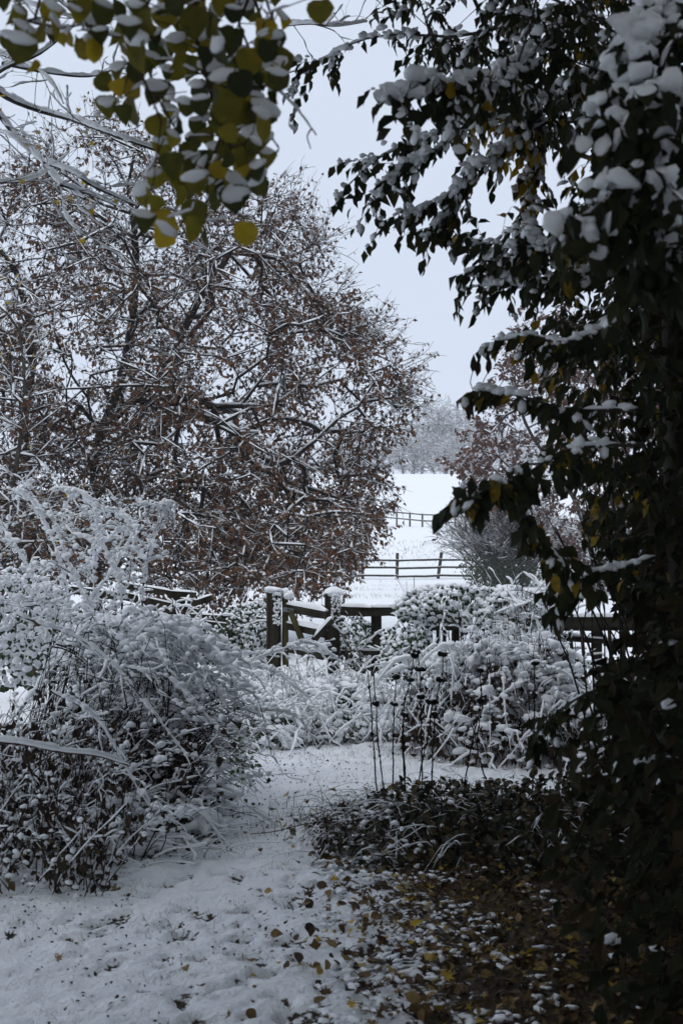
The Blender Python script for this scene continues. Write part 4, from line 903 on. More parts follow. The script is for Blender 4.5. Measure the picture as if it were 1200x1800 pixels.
for pts, heads, lab in stems:
    d = PD + U(-.15, .25); pl = resample(ln(*[(a, b, d) for a, b in pts]), 18); pl[1:-1] += rng.normal(0, .002, (16, 3)); p0 = pl[0]; x0 = p0[0]
    t = thing('seed_head_plant', lab + '', 'seed heads', (x0, d, gz(x0, d)), 'dark seed head plants behind the leafy mound')
    pl = np.vstack([[[x0, d, gz(x0, d) - .05]], pl]); rr = np.linspace(.0052, .0032, 19)[None]; part('stem', tubes(pl[None], rr, 6), STEM_DARK, t)
    nb = 6; b, dd, _, _ = along(pl[None], nb, .2, .9)
    part('bracts', join([blobs(b, U(.005, .009, nb), 1.5, ICO1, .5)]), STEM_DARK, t, 'stuff')
    for py in heads:
        row = PX(pl)[1]; i = int(np.argmin(np.abs(row - py))); c = pl[i]; r = U(.024, .029)
        part('seed_head', blobs(np.array([c]), r, .62, ICO3, .3), SEED, t)
        part('snow_cap', blobs(np.array([c + [0, 0, r * .42]]), r * .72, .35, ICO2, .3), SNOW, t)

# ------------------------------------------------------------------ leafy mound (right of the path)
mo = thing('leafy_mound', 'dark mound of trailing plants and fallen leaves at the right of the path', 'plants', (float(G(820, 7)), 7, gz(G(820, 7), 7)))
mf_ = ell(.95, 7.0, 1.15, .75, .34, .6, 21)
n = 5200; x = U(-.15, 2.1, n); y = U(6.2, 7.8, n); h = mf_(x, y); g_ = h > .02; x, y, h = x[g_], y[g_], h[g_]; n = len(x); c = np.stack([x, y, H(x, y) + h * U(.3, 1.08, n)], -1)
leaf_scatter(mo, c, nrm(rng.normal(0, .7, (n, 3)) + [0, 0, -.2]), nrm(rng.normal(0, .45, (n, 3)) + [0, -.2, .8]), .048, L_MOUND, OV, 0, .4)
kk = (rng.random(n) < .42 * sm(.6, -.05, x) + .02); part('snow', blobs(c[kk] + [0, 0, .012], U(.008, .024, kk.sum()), .5, ICO1, .6), SNOW, mo, 'stuff')
n = 260; x = U(-.1, 1.6, n); y = U(6.4, 7.6, n); h = mf_(x, y); B = np.stack([x, y, H(x, y) + h * .4], -1); E = B + np.stack([rng.normal(-.12, .22, n), rng.normal(-.05, .12, n), U(-.1, .2, n)], -1)
arches(mo, B, E, .1, n, 7, .0018, .0022, STEM_DARK, 'trailing_stems', .03, .5, 2, .1, .6)
n = 90; B = np.stack([U(-.12, .1, n), U(6.5, 7.3, n), np.zeros(n)], -1); B[:, 2] = H(B[:, 0], B[:, 1]) + .16; E = B + np.stack([-U(.02, .22, n), rng.normal(0, .1, n), -U(.05, .14, n)], -1)
arches(mo, B, E, .05, n, 7, .0014, .003, BARK_RED, 'dead_stalks', .02, .5, 0, gaps=.5)
sp = thing('leafy_sprig', 'small green sprig trailing onto the snow from the mound', 'sprig', P(530, 1450, 6.9))
pl = resample(ln((440, 1466, 6.7), (480, 1462, 6.75), (530, 1450, 6.8), (590, 1440, 6.9), (620, 1425, 6.95)), 16); part('stem', tubes(pl[None], np.full((1, 16), .0025), 5), BARK_RED, sp)
for i, (a, b, m) in enumerate([(488, 1462, 1), (505, 1455, 0), (512, 1462, 0), (530, 1443, 0), (540, 1446, 0), (548, 1440, 1), (556, 1455, 1), (575, 1450, 0), (582, 1436, 0)]):
    c = P(a, b, 6.8); D = nrm(np.array([[U(-.6, .6), -.4, U(-.1, .4)]])); M = frames(D, np.array([[0, -.5, .8]])) * .04
    leaf_objects(sp, OV, L_IVY, c[None], M, [.8], [cap_tpl('ovate', 1)], [m])

# ------------------------------------------------------------------ near hedge tree on the right (3-8 m)
hbx, hby = 1.95, 5.4
hroot = thing('hedge_tree', 'dark near broadleaf tree overhanging the right half of the view with snow on its leaves', 'tree', (hbx, hby, gz(hbx, hby)))
hseeds = [ln((1260, 1700, 5.4), (1225, 1300, 5.4), (1190, 900, 5.3), (1180, 500, 5.2), (1150, 150, 5.0), (1120, -250, 4.8)),
          ln((1420, 1650, 6.2), (1400, 1000, 6.2), (1350, 400, 6.0), (1300, -100, 6)), ln((1330, 1750, 4.4), (1290, 1300, 4.3), (1280, 800, 4.2), (1300, 300, 4.1))]
hpoly = [(1700, -420), (640, -420), (700, -200), (700, 20), (790, 130), (880, 250), (960, 240), (985, 330), (1010, 440), (985, 560), (985, 640), (1010, 700), (1000, 780), (1010, 850), (1060, 920), (1100, 960), (1130, 1040), (1150, 1110),
         (1110, 1190), (1110, 1250), (1140, 1300), (1150, 1420), (1160, 1600), (1170, 1750), (1180, 1800), (1700, 1800)]
hT = fill(hpoly, 1500, 4.0, 8.2, 170); q = PX(hT); keep = ~((q[0] > 940) & (q[0] < 1040) & (q[1] > 245) & (q[1] < 380)); hT = hT[keep]
hT = hT[hT[:, 2] > H(hT[:, 0], hT[:, 1]) + .1]
sprays = [((1120, 60, 4.8), (1000, 20, 5.0), (870, 50, 5.2), (800, 65, 5.3), (700, 60, 5.4), (620, 75, 5.5), (560, 112, 5.6), (508, 128, 5.6)),
          ((1000, 20, 5.0), (880, 150, 4.2), (800, 140, 3.9), (730, 150, 3.8), (665, 185, 3.7)),
          ((1100, 210, 5.3), (960, 215, 5.4), (840, 210, 5.4), (740, 245, 5.4), (680, 270, 5.4), (625, 310, 5.4), (578, 378, 5.4)),
          ((840, 210, 5.4), (770, 260, 5.3), (700, 300, 5.3), (665, 345, 5.3)), ((960, 215, 5.4), (840, 290, 5.2), (790, 340, 5.2), (715, 380, 5.2)), ((840, 290, 5.2), (800, 350, 5.3), (768, 402, 5.3)),
          ((960, 240, 5.6), (930, 300, 5.5), (925, 340, 5.5), (930, 372, 5.5)), ((1130, 470, 5.0), (1020, 480, 5.0), (940, 490, 5.1), (880, 500, 5.1), (822, 505, 5.2)), ((940, 490, 5.1), (880, 460, 5.1), (862, 440, 5.1)),
          ((1020, 400, 4.8), (950, 440, 4.8), (905, 400, 4.9)), ((1090, 560, 4.6), (1000, 600, 4.6), (930, 590, 4.7), (870, 600, 4.8)), ((1120, 720, 4.4), (1000, 720, 4.5), (930, 700, 4.5), (870, 690, 4.6), (832, 688, 4.6)),
          ((1130, 780, 4.2), (1000, 790, 4.1), (930, 830, 4.1), (860, 860, 4.0), (785, 890, 4.0)), ((930, 830, 4.1), (920, 900, 4.1), (950, 940, 4.2), (980, 980, 4.2), (1000, 1000, 4.2)),
          ((1150, 980, 4.6), (1080, 1000, 4.6), (1030, 1010, 4.6), (985, 1060, 4.6)), ((1150, 1200, 4.4), (1090, 1200, 4.6), (1010, 1230, 4.9), (950, 1280, 5.2), (930, 1320, 5.4)),
          ((1200, 1330, 4.8), (1130, 1340, 4.8), (1080, 1360, 5.0), (1010, 1370, 5.2)), ((1200, 1150, 4.6), (1170, 1130, 4.6), (1150, 1140, 4.6), (1110, 1180, 4.6)), ((1200, 0, 3.4), (1130, 60, 3.0), (1090, 200, 2.9), (1070, 340, 2.9), (1020, 420, 2.9)),
          ((1180, 100, 3.0), (1150, 220, 2.9), (1170, 380, 2.9), (1150, 480, 3.0)), ((1120, 70, 5.2), (1050, 120, 5.2), (900, 200, 5.3))]
hseeds2 = [resample(ln(*s), 12) for s in sprays]
hA, hpar, hcnt, hch, htips, hdirs = atree(hseeds + hseeds2, hT, .22, .02)
hP, hR = chain_tubes(hA, hcnt, hch, .0022, .43, .085, 5); ns = 3 + len(sprays)
for i in range(2):
    pl = resample(hseeds[i], 20); pl = np.vstack([[[pl[0][0], pl[0][1], gz(pl[0][0], pl[0][1]) - .2]], pl[1:]]); part('trunk', tubes(pl[None], np.linspace(.07, .03, 20)[None], 10), BARK, hroot)
SP = np.array([resample(s, 18) for s in hseeds2]); SPr = np.array([np.linspace(.012 if i in (0, 1) else .008, .002, 18) for i in range(len(sprays))])
for i in range(len(sprays)): part('branch', tubes(SP[i:i + 1], SPr[i:i + 1], 7), BARK, hroot)
# side twigs carry the leaves
stw_b, stw_d, _, _ = along(SP, 13, .12, 1.0); _si = np.repeat(np.arange(len(sprays)), 13); stw = twigs(stw_b, stw_d, 1, .26, .75, .55, 5, -.1); _sc = np.where((_si >= 10) & (_si <= 17), .5, 1.)[:, None, None]; stw = stw[:, :1] + (stw - stw[:, :1]) * _sc
ttw = twigs(hA[htips], hdirs[htips], 3, .26, .9, .5, 5, -.05)
far_t = np.concatenate([stw, ttw])
part('twigs', join([tubes(hP[ns:], hR[ns:], 3), tubes(far_t, np.linspace(1, .5, 5)[None] * .0018, 3)]), BARK, hroot, 'stuff')
c1, dd1, i1, f1 = along(np.concatenate([stw, SP[:, 4:]][:1]), 8, .1, 1.0, True); c2, dd2, _, _ = along(SP, 22, .2, 1.0, True); c3, dd3, _, _ = along(ttw, 7, .1, 1.0, True)
c = np.concatenate([c1, c2, c3]); dd = np.concatenate([dd1, dd2, dd3]); n = len(c); sp_flag = np.arange(n) < len(c1) + len(c2)
side = nrm(np.cross(dd, [0, 0, 1.])) * np.where(np.arange(n) % 2, 1, -1)[:, None]
D = nrm(dd * .55 + side * .6 + rng.normal(0, .22, (n, 3)) + np.array([0, 0, -.8])); Nn = nrm(rng.normal(0, .4, (n, 3)) + [0, -.45, .8] + side * .3)
s = U(.7, 1.2, n) * .064; M = frames(D, Nn) * s[:, None, None]
ppx, ppy, pf_ = PX(c)
yell = noise(c, 1.7, 91); r = np.clip(rng.random(n) * .8 + (yell > .62) * .3 * (rng.random(n) < .5), 0, .93)
yz = np.exp(-((ppx - 935) / 70) ** 2 - ((ppy - 320) / 70) ** 2) + .8 * np.exp(-((ppx - 870) / 50) ** 2 - ((ppy - 215) / 60) ** 2) + .4 * np.exp(-((ppx - 760) / 30) ** 2 - ((ppy - 205) / 25) ** 2)
r = np.where(rng.random(n) < yz * .75, 1.0, r)
# snow sits where nothing hangs above: the outer and upper sprays
lit = np.clip(.02 + .20 * sp_flag + .20 * sm(600, 100, ppy) - .25 * sm(1000, 1120, ppx) * sm(500, 900, ppy), .01, .5) * np.where(M[:, 2, 2] / s > .35, 1.3, .0) * np.where(ppy > 450, .4, 1)
cm_ = rng.random(n) < lit
inview = (ppx > -20) & (ppx < 1220) & (ppy > -20) & (ppy < 1820)
score = pf_ + np.where(inview, 0, 100) + np.where(sp_flag, -1.2, 0) + .3 * rng.random(n)
order = np.argsort(score); ind = order[:300]; rest = order[300:]
CAPO = [cap_tpl('ovate', i, 2) for i in range(4)]; CAPO1 = [cap_tpl('ovate', i, 1) for i in range(4)]; CAPO = [cap_tpl('ovate', i + 9, 2, .6 + .1 * i) for i in range(4)]
leaf_objects(hroot, OV, L_HAZ, c[ind], M[ind], r[ind], CAPO, cm_[ind])
geo, rf_ = rnd_leaves(L_HAZ, LITE, c[rest], M[rest], r[rest]); part('leaves', geo, L_HAZ, hroot, 'stuff', attr={'rnd': rf_})
k = rest[cm_[rest]]; geo, _ = rnd_leaves(SNOW, CAPO1, c[k], M[k], np.zeros(len(k))); part('leaf_snow', geo, SNOW, hroot, 'stuff')
# heavier clumps on the sprays
part('branch_snow', join([snowtube(SP, SPr, .006, .9, 6, 5, .1, .42, 16), chain(SP, None, .02, 30, .45, 5, 0, ICO2), chain(stw[PX(stw[:, 0])[1] < 650], None, .013, 13, .42, 4, 1, ICO2), chain(ttw[PX(ttw[:, 0])[1] < 600], None, .010, 7, .56, 4, 2)]), SNOW, hroot, 'stuff')
cl = [along(SP, 26, .3, 1.)[0]]; cl[0] = cl[0] + rng.normal(0, .015, cl[0].shape) + [0, 0, .012]; cl[0] = cl[0][PX(cl[0])[1] < 560]; cs = [U(.006, .024, len(cl[0]))]
for (i, per, sz) in ((1, 60, .026), (18, 120, .032), (19, 100, .032), (12, 24, .018), (2, 14, .022), (20, 16, .028), (9, 8, .03)):
    b, _, _, _ = along(SP[i:i + 1], per, .25, 1.); cl.append(b + rng.normal(0, sz * .8, b.shape) + [0, 0, .02]); cs.append(U(.5, 1.1, per) * sz)
part('snow_clumps', blobs(np.concatenate(cl), np.concatenate(cs), .75, ICO2, .5), SNOW, hroot, 'stuff')
# leaves under those clumps
cc = np.concatenate(cl[1:]); n = len(cc); leaf_scatter(hroot, np.repeat(cc, 3, 0)[:n * 3] + rng.normal(0, .03, (n * 3, 3)) - [0, 0, .035], nrm(rng.normal(0, .5, (n * 3, 3)) + [0, 0, -.8]), nrm(rng.normal(0, .4, (n * 3, 3)) + [0, -.6, .6]), .068, L_HAZ, LITE, 0, 0, 'clump_leaves', r=rng.random(n * 3) * .6)
# withered leaf twig at the branch end
for px, py in ((830, 655), (838, 662), (857, 658), (822, 705)):
    cpt = P(px, py, 4.6); leaf_objects(hroot, TH, L_DEAD, cpt[None], frames(np.array([[.1, 0, -1. if py > 700 else 1]]), np.array([[0, -1, .1]])) * .075, [.2], name='withered_leaf')
part('twiglets', tubes(np.array([resample(ln((832, 688, 4.6), (826, 672, 4.6), (830, 655, 4.6)), 5), resample(ln((845, 689, 4.6), (848, 672, 4.6), (857, 655, 4.6)), 5), resample(ln((836, 688, 4.6), (824, 697, 4.6), (820, 712, 4.6)), 5)]), np.full((1, 5), .0017), 4), BARK, hroot)

# dense dark conifer hedge behind it
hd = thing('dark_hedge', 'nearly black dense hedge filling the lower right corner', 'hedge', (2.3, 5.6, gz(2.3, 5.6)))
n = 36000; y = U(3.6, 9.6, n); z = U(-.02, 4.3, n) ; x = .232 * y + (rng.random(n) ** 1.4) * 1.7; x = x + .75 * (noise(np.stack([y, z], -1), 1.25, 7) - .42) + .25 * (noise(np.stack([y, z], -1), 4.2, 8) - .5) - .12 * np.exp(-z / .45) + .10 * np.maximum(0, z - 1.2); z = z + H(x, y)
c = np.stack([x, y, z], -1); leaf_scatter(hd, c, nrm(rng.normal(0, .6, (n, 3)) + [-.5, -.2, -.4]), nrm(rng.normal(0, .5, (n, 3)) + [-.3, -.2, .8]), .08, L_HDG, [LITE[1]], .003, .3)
n = 160; B = np.stack([U(1.7, 3.4, n), U(3.8, 8.8, n), np.zeros(n)], -1); B[:, 2] = H(B[:, 0], B[:, 1]) - .05; E = B + np.stack([rng.normal(-.2, .3, n), rng.normal(0, .2, n), U(1.2, 2.6, n)], -1); arches(hd, B, E, .0, n, 7, .009, .004, STEM_DARK, 'stems', .06, .5, 2, .3, .6)

# ------------------------------------------------------------------ lime branch hanging in from above left (2.6 m)
LD = 2.65
lr = thing('lime_branch', 'blurred lime branch with big round snow capped leaves hanging at top left', 'branch', P(330, -120, LD))
lpoly = [(185, -60), (500, -60), (494, 120), (468, 190), (462, 300), (440, 330), (400, 330), (385, 300), (365, 360), (330, 330), (300, 330), (280, 200), (250, 150), (215, 120), (190, 70)]
pts = []
for a, b in fill(lpoly, 400, LD, LD, 20)[:, [0, 2]]: pts.append((a, b))
cand = fill(lpoly, 500, 2.45, 2.95, 30); sel = []
for p in cand:
    q = PX(p)
    if all((q[0] - PX(s_)[0]) ** 2 + (q[1] - PX(s_)[1]) ** 2 > 18 ** 2 for s_ in sel): sel.append(p)
    if len(sel) >= 150: break
ex = [(172, 140, .8), (205, 148, .7), (190, 176, 1), (213, 192, .8), (232, 178, 1.1), (270, 210, .9), (150, 72, .9), (165, 58, .7), (252, 330, 1.1), (268, 350, 1), (255, 378, .9), (285, 375, 1.2), (294, 402, 1), (345, 360, 1.1), (337, 388, 1), (362, 408, .9), (385, 308, 1), (398, 330, .8), (452, 312, 1), (432, 398, .9),
      (270, 305, .8), (322, 300, 1), (346, 290, .9), (420, 270, 1.1), (445, 250, 1), (428, 165, 1.3), (48, 72, 1.2), (20, 62, .8), (75, 48, 1), (40, 18, 1), (62, 112, .7), (92, 40, .9), (100, 15, .9), (563, 8, 1), (182, 10, 1), (478, 130, .8), (480, 60, 1), (492, 30, .9)]
ex += [(U(-5, 175), U(-10, 80), U(.5, 1.)) for _ in range(16)] + [(U(440, 500), U(40, 180), U(.5, .9)) for _ in range(8)]
C = np.array(sel + [P(a, b - 8, LD + .1 * math.sin(a)) for a, b, _ in ex]); n = len(C); sz = np.concatenate([U(.65, 1.25, len(sel)), [e[2] for e in ex]]) * .054
la = []; 
lseed = [ln((420, -260, 2.8), (360, -120, 2.7), (330, -20, 2.65), (350, 90, 2.65), (380, 200, 2.65), (420, 300, 2.65)), ln((360, -120, 2.7), (260, 0, 2.6), (230, 90, 2.6), (290, 200, 2.6), (270, 320, 2.6)), ln((120, -160, 2.7), (80, -40, 2.7), (60, 40, 2.7)), ln((400, -180, 2.8), (440, -20, 2.8), (475, 80, 2.8), (485, 150, 2.8))]
A, par_, cnt, chains, tips, dirs = atree(lseed, C + [0, 0, .012], .09, .0)
Pn, Rn = chain_tubes(A, cnt, chains, .0011, .36, .006, 6); part('twigs', tubes(Pn, Rn, 5), BARK_RED, lr)
D = nrm(rng.normal(0, .28, (n, 3)) + [0, -.12, -1]); ang = rng.normal(0, .75, n); Nn = nrm(np.stack([np.sin(ang), -np.cos(ang), np.full(n, .45)], -1)); M = frames(D, Nn) * sz[:, None, None]
M[:, :, 0] *= 1.08
r = np.clip(rng.random(n) * .75 + .15 * (rng.random(n) < .3), 0, 1); r[len(sel):] = np.clip(r[len(sel):] + .15, 0, 1)
CAPR = [cap_tpl('round', i + 3, 2, .34 + .07 * i) for i in range(5)]; CAPR = [(v * np.array([1.12, 1, 1.5]) + np.array([0, -.04, 0]), t) for v, t in CAPR]
leaf_objects(lr, RO[:4] + [leaf_tpl('heart', .3, .14, 8), leaf_tpl('heart', .2, .2, 9), leaf_tpl('heart', .4, .05, 10)], L_LIME, C, M, r, CAPR, rng.random(n) < .5)
part('snow', join([snowtube(Pn, Rn, .0028, .7, 5, 2, .15, .45, 40)]), SNOW, lr, 'stuff')
# bare snowy twig ends below it
tws = [((480, 150), (520, 190), (556, 238)), ((520, 195), (508, 218), (520, 232)), ((548, 225), (540, 240), (546, 262)), ((440, 205), (470, 235), (488, 258)), ((486, 255), (490, 262), (485, 272)), ((462, 180), (475, 185), (478, 205)), ((410, 295), (425, 320), (440, 350))]
pls = np.array([resample(ln(*[(a, b, 2.9) for a, b in t]), 10) for t in tws]); part('twig_end', tubes(pls, np.linspace(.0022, .0012, 10)[None], 5), BARK_RED, lr); part('twig_end_snow', snowtube(pls, np.full((1, 10), .0018), .0035, .6, 5, 2, .1, 0, 60), SNOW, lr, 'stuff')

# ------------------------------------------------------------------ maple limbs top left (7 m)
MD = 7.0
mr_ = thing('maple_branches', 'snow lined maple limbs with a few small yellow leaves reaching in at the upper left', 'branches', P(-60, 160, MD))
ml = [((-60, 110), (0, 165), (60, 192), (130, 212), (200, 238), (285, 268)), ((-60, 120), (0, 205), (40, 253), (80, 290), (110, 328), (150, 350)), ((78, 286), (130, 305), (165, 328), (236, 360)), ((107, 325), (165, 345), (205, 362)),
      ((-60, 170), (10, 120), (72, 93), (141, 35), (185, -10)), ((5, 112), (80, 127), (160, 134), (224, 112)), ((-60, 325), (0, 321), (50, 318), (88, 298)), ((107, 328), (115, 375), (143, 415)), ((-60, 60), (0, 95), (60, 118), (95, 150), (112, 182)),
      ((-40, -20), (60, 10), (141, 35), (180, 45)), ((-20, 225), (20, 240), (55, 270)), ((141, 35), (110, 5), (90, -20)), ((500, 45), (545, 42), (590, 46), (645, 38))]
mw = [.014, .013, .009, .007, .011, .009, .008, .004, .006, .005, .005, .004, .006]
MP = np.array([resample(ln(*[(a, b, MD + .25 * math.sin(a * .02 + i)) for a, b in t]), 20) for i, t in enumerate(ml)]); MR = np.array([np.linspace(w_, w_ * .5, 20) for w_ in mw])
for i in range(len(ml)): part('limb', tubes(MP[i:i + 1], MR[i:i + 1], 6), BARK, mr_)
b, d, _, _ = along(MP, 6, .05, 1.); t1 = twigs(b, d, 1, .34, .9, .0, 6, .12, .25); b, d, _, _ = along(t1, 3, .2, 1.); t2 = twigs(b, d, 1, .16, 1., .0, 4, .1)
part('twigs', join([tubes(t1, np.linspace(1, .4, 6)[None] * .003, 4), tubes(t2, np.linspace(1, .5, 4)[None] * .0014, 3)]), BARK, mr_, 'stuff')
part('snow', join([snowtube(MP, MR, .012, .5, 6, 5, .05, .05, 18), snowtube(t1, np.full((1, 6), .003), .0045, .8, 5, 4, .15, .4, 22), snowtube(t2, np.full((1, 4), .0015), .003, .7, 4, 2, .15, .45)]), SNOW, mr_, 'stuff')
yl = [(140, 192, 1), (168, 203, 1.2), (50, 252, 1.3), (71, 256, 1.3), (40, 244, 1), (158, 252, 1), (125, 345, 1.3), (105, 357, 1.3), (160, 362, 1.8), (145, 318, 1.1), (143, 420, 1.4), (43, 318, 1), (155, 305, 1.1), (5, 172, 1.2), (3, 192, 1), (65, 235, 1.1), (118, 298, 1), (205, 352, .9), (28, 8, 1.6), (15, 15, 1.2), (150, 235, .8)]
C = np.array([P(a, b, MD - .05) for a, b, _ in yl]) + [0, 0, .02]; n = len(C); M = frames(nrm(rng.normal(0, .35, (n, 3)) + [0, 0, -1]), nrm(rng.normal(0, .3, (n, 3)) + [0, -1, .2])) * (np.array([e[2] for e in yl]) * .05)[:, None, None]
leaf_objects(mr_, MA, L_YEL, C, M, rng.random(n), [cap_tpl('maple', 1, 1, .5)], rng.random(n) < .4)

# ------------------------------------------------------------------ fallen leaves
def lit_dens(x, y): return sm(-.35, .9, x + .06 * (y - 5.5) + .3 * (noise(np.stack([x, y], -1), 1.6, 33) - .5)) * sm(8.2, 7.2, y)
n = 70000; x = U(-2, 3.4, n); y = U(2.6, 8.3, n); dn = lit_dens(x, y); k = rng.random(n) < dn * .52 + .0006 + .006 * (x > -.6); x, y = x[k], y[k]; n = len(x)
zz = H(x, y) + .02; c = np.stack([x, y, zz], -1); a = U(0, 6.28, n); tilt = rng.normal(0, .6, (n, 3)) * np.array([1, 1, 0]); Nn = nrm(np.array([0, 0, 1.]) + tilt); D = nrm(np.cross(Nn, np.stack([np.cos(a), np.sin(a), 0 * a], -1)))
s = U(.45, 1.3, n) * .052; M = frames(D, Nn) * s[:, None, None]; r = np.clip(rng.beta(1.3, 1.6, n) + .25 * (x < .5) * (rng.random(n) < .22), 0, 1)
ppx, ppy, pf_ = PX(c); inv = (ppx > 0) & (ppx < 1200) & (ppy < 1795)
ism = rng.random(n) < .45
pr = np.where(inv & (ppx < 930), ppy * .6 - .9 * np.abs(ppx - 500) * (ppx > 500), -1e5); order = np.argsort(-pr); ind = order[:285]; rest = order[285:]
groups_ = [('brown fallen leaf lying on the snow beside the path', 'brown leaves fallen on the snow'), ('yellow fallen leaf lying on the snow beside the path', 'yellow leaves fallen on the snow')]
gme = {}
for i in ind:
    tp = (MA if ism[i] else OV); v = i % len(tp); rq = round(float(r[i]) * 8) / 8; me_ = leaf_mesh('fallen_leaf', tp[v], L_LIT, rq, ('m' if ism[i] else 'o') + str(v)); o = bpy.data.objects.new('fallen_leaf', me_); COL.objects.link(o)
    m = M[i]; o.matrix_world = Matrix([[*m[0], c[i][0]], [*m[1], c[i][1]], [*m[2], c[i][2] + .006], [0, 0, 0, 1]])
    wx_, wy_ = c[i][0], c[i][1]; cn = 'yellow' if rq > .8 else ('tan' if rq > .6 else ('brown' if rq > .3 else 'dark brown')); sh_ = 'lobed' if ism[i] else 'oval'; sz = 'small' if s[i] < .045 else 'large'
    zn = 'on clear snow left of the path centre' if wx_ < -.35 else ('at the bottom edge of the view' if wy_ < 4.7 else ('on snow below the leafy mound' if wy_ > 6.2 else 'where snow meets the leaf carpet'))
    o['label'] = f'{sz} {cn} {sh_} leaf lying {zn}'; o['group'] = 'fallen leaves on the snow'; o['category'] = 'leaf'
gs = []; rr_ = []
for tp, mk in ((ML, ism[rest]), (LITE, ~ism[rest])):
    q = rest[mk]; geo, rf_ = rnd_leaves(L_LIT, tp, c[q], M[q], r[q]); gs.append(geo); rr_.append(rf_)
lo = part('leaf_litter', join(gs), L_LIT, None, 'stuff', attr={'rnd': np.concatenate(rr_)}); lo['label'] = 'carpet of brown and yellow leaves under the dark hedge'; lo['category'] = 'leaf litter'
# single leaves one can point to
for px, py, sz_, rv, lb in ((537, 1582, .085, .33, 'large rust brown leaf curled on the snow at the middle of the path'), (196, 1566, .05, .75, 'small orange leaf alone on the snow left of the path centre'), (96, 1690, .06, .8, 'pale orange leaf on the snow near the lower left'),
                            (768, 1735, .085, 1., 'bright yellow maple leaf at the lower edge of the leaf carpet'), (510, 1488, .045, .95, 'small yellow leaf on the snow beside the trailing sprig'), (464, 1494, .045, .5, 'small reddish leaf on the snow at the path edge'), (605, 1785, .06, 1., 'yellow leaf at the very bottom of the path'), (8, 1650, .07, .05, 'dark brown leaf at the left edge of the path')):
    d = 1.6 * F / (py - 960); x = G(px, d); z = gz(x, d); o = bpy.data.objects.new('fallen_leaf', leaf_mesh('fallen_leaf', MA[int(px) % 5], L_LIT, rv, 'm' + str(int(px) % 5))); COL.objects.link(o)
    Mx = frames(nrm(np.array([[math.sin(px), .6, .25]])), nrm(np.array([[.1, -.5, .8]])))[0] * sz_; o.matrix_world = Matrix([[*Mx[0], x], [*Mx[1], d], [*Mx[2], z + .03], [0, 0, 0, 1]]); o['label'] = lb; o['category'] = 'leaf'
n = 3000; x = U(-2.0, .6, n); y = U(3.5, 10.4, n); k = noise(np.stack([x, y], -1), 2.6, 35) > .42; x, y = x[k], y[k]; n = len(x); c = np.stack([x, y, H(x, y) + .012], -1)
db = thing('debris', 'specks of dead leaf and stem showing through the snow on the path', 'debris', (-.5, 6, 0))
leaf_scatter(db, c, nrm(rng.normal(0, .7, (n, 3)) * np.array([1, 1, .3])), nrm(rng.normal(0, .5, (n, 3)) + [0, 0, 1]), .02, L_LIT, LITE, 0, r=rng.random(n) * .5)
# small snow lumps resting on the leaf carpet and grass pushing through
n = 5200; x = U(-.1, 2.0, n); y = U(3.4, 8.0, n); k = rng.random(n) < np.clip(1.0 - sm(.1, 1.15, x), .0, 1) * .8 * (noise(np.stack([x, y], -1), 4, 17) > .5); x, y = x[k], y[k]
o = part('snow_patches', blobs(np.stack([x, y, H(x, y) + .02], -1), U(.006, .022, len(x)), .35, ICO2, .75), SNOW, None, 'stuff'); o['label'] = 'small patches of snow resting on the leaf carpet'; o['category'] = 'snow'
def grass(name, label, x, y, h, wd, lean=.4):
    n = len(x); B = np.stack([x, y, H(x, y) - .01], -1); hh = U(.5, 1.2, n) * h; a = U(0, 6.28, n); L = np.stack([np.cos(a), np.sin(a), 0 * a], -1) * (hh * lean * U(.3, 1.3, n))[:, None]; b = U(0, 6.28, n); sd_ = np.stack([np.cos(b), np.sin(b), 0 * b], -1) * wd
    V = np.stack([B - sd_, B + sd_, B + L * .4 + [0, 0, 1] * hh[:, None] * .6 + sd_ * .7, B + L * .4 + [0, 0, 1] * hh[:, None] * .6 - sd_ * .7, B + L + [0, 0, 1] * hh[:, None] * .95], 1).reshape(-1, 3); i = np.arange(n)[:, None] * 5
    o = part(name, (V, i + np.array([[0, 1, 2, 3]]), i + np.array([[3, 2, 4]])), GRASS, None, 'stuff', attr={'rnd': np.concatenate([rng.random(n)] * 2)}); o['label'] = label; o['category'] = 'grass'
x = U(-2.6, 1.6, 16000); y = U(3.6, 11, 16000); k = noise(np.stack([x, y], -1), 3.1, 23) > .60; grass('short_grass', 'short grass blades poking through the snow on the path', x[k], y[k], .038, .0011, 1.1)
x = rng.normal(.9, .5, 1600); y = rng.normal(7.5, .25, 1600); grass('short_grass', 'dark grass tuft along the back edge of the leafy mound', x, y, .16, .0025, .6)
x = U(-16, 20, 20000); y = U(13, 61, 20000); k = noise(np.stack([x, y], -1), .45, 29) > .62; grass('meadow_grass', 'dead grass stems showing through the snow across the meadow', x[k], y[k], .13, .005, .8)
x = U(-10, 30, 3200); y = rng.normal(73.5, 1.8, 3200); grass('meadow_grass', 'rough brown grass along the snowy field bank', x, y, .17, .012, .9)
x = rng.normal(13, 2.2, 2200); y = U(59, 62.5, 2200); grass('meadow_grass', 'green rough grass at the foot of the meadow fence on the right', x, y, .5, .015, .6)

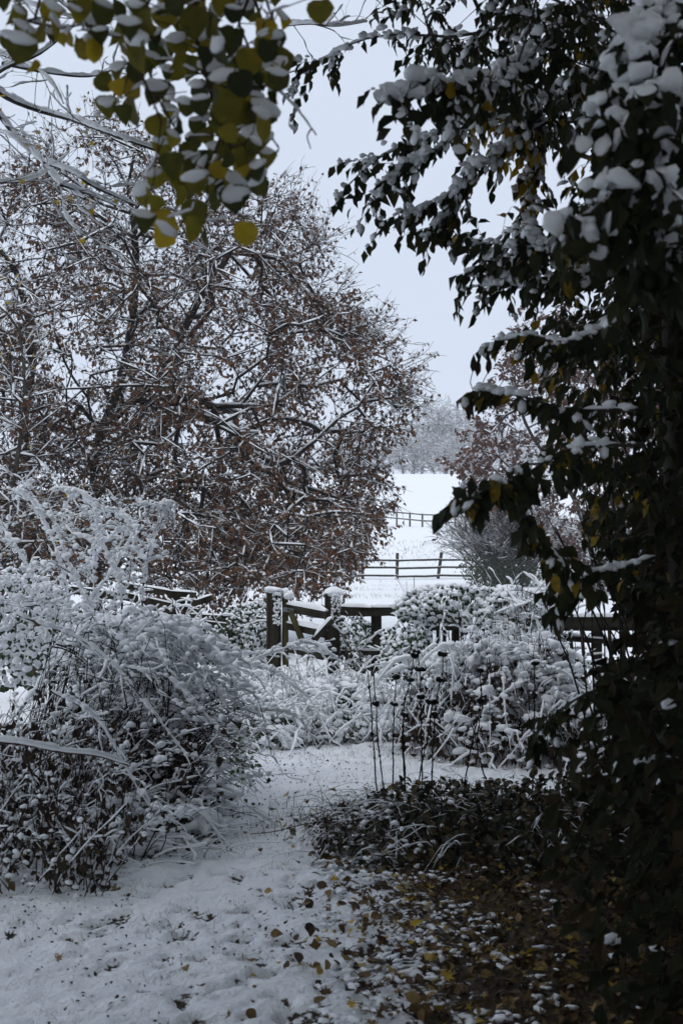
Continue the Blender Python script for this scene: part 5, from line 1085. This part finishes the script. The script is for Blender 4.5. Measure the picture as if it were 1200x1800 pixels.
# ------------------------------------------------------------------ the wood the picture is taken from: trees overhead and behind
def canopy_tree(label, x, y, r_, z0, z1, n, ls=.21, cut=None):
    tx, ty = (-3.6, 5.6) if 'over the path' in label else (x, y); b = gz(tx, ty); root = thing('woodland_tree', label, 'tree', (tx, ty, b)); tr = resample(np.array([[tx, ty, b - .3], [tx + .1, ty, b + 3.5], [x - .1, y + .1, z1 * .85]]), 14); part('trunk', tubes(tr[None], np.linspace(.17, .06, 14)[None], 12), BARK, root)
    v = nrm(rng.normal(0, 1, (n, 3))) * (rng.random(n) ** .4)[:, None]; c = v * np.array([r_, r_, (z1 - z0) / 2]) + np.array([x, y, (z0 + z1) / 2]); q = PX(c)
    up = c[:, 2] > CAMZ + np.maximum(c[:, 1], 0) * .50 + .5; c = c[up]; n = len(c)
    m = min(260, n // 6); A, p_, cn, ch, tp, dr_ = atree([tr], c[:m], .5, 0); Pn, Rn = chain_tubes(A, cn, ch, .008, .45, .07, 5); part('limbs', tubes(Pn, Rn, 4), BARK, root, 'stuff')
    leaf_scatter(root, c, nrm(rng.normal(0, .5, (n, 3)) + [0, 0, -.6]), nrm(rng.normal(0, .4, (n, 3)) + [0, 0, 1]), ls * 1.15, L_HAZ, [LITE[1]], .12, .4, r=rng.random(n) * .8); return root
for i, a in enumerate([(-4.2, -1.0, 3.6, 2.6, 9.0, 3600), (3.6, .2, 3.4, 2.2, 9.0, 3800), (0.2, -2.6, 4.2, 2.4, 9.5, 5200), (-2.6, 3.0, 3.2, 4.0, 9.0, 4200), (3.8, 5.0, 3.4, 3.4, 9.0, 5200), (-.8, 4.0, 3.0, 4.2, 9.2, 4800), (6.2, 2.6, 3.2, .4, 8, 3000), (-7.0, -5, 4.2, 1.0, 9, 3000), (6.5, -5, 4.2, 1.0, 9, 3000), (0, -9, 5, .8, 10, 3200)]):
    canopy_tree(['woodland tree behind the viewer on the left', 'woodland tree beside the viewer on the right', 'woodland tree directly behind the viewer', 'woodland tree overhead on the left', 'woodland tree over the dark hedge', 'maple crown high over the path', 'woodland tree right of the dark hedge',  # the maple crown is out of view, added to shade the near snow
                 'woodland tree far behind on the left', 'woodland tree far behind on the right', 'woodland tree at the back of the clearing'][i], *a)

# ------------------------------------------------------------------ damp winter air
import bmesh
bm = bmesh.new(); bmesh.ops.create_cube(bm, size=1); me = bpy.data.meshes.new('haze'); bm.to_mesh(me); bm.free()
hm = bpy.data.materials.new('haze'); hm.use_nodes = True; hn = hm.node_tree; hn.nodes.clear(); ho = hn.nodes.new('ShaderNodeOutputMaterial'); hv = hn.nodes.new('ShaderNodeVolumePrincipled')
hv.inputs['Color'].default_value = (.93, .95, 1, 1); hv.inputs['Density'].default_value = .0009; hv.inputs['Anisotropy'].default_value = .0
hn.links.new(hv.outputs[0], ho.inputs['Volume']); me.materials.append(hm); hz_ = bpy.data.objects.new('haze', me); COL.objects.link(hz_)
hz_.scale = (1900, 1700, 46); hz_.location = (0, 500, 21.5); hz_['kind'] = 'stuff'; hz_['label'] = 'thin grey winter haze over the meadow and hill'

print('TRIS', sum(sum(len(p.vertices) - 2 for p in m.polygons) * 0 + len(m.loops) - 2 * len(m.polygons) for m in bpy.data.meshes))
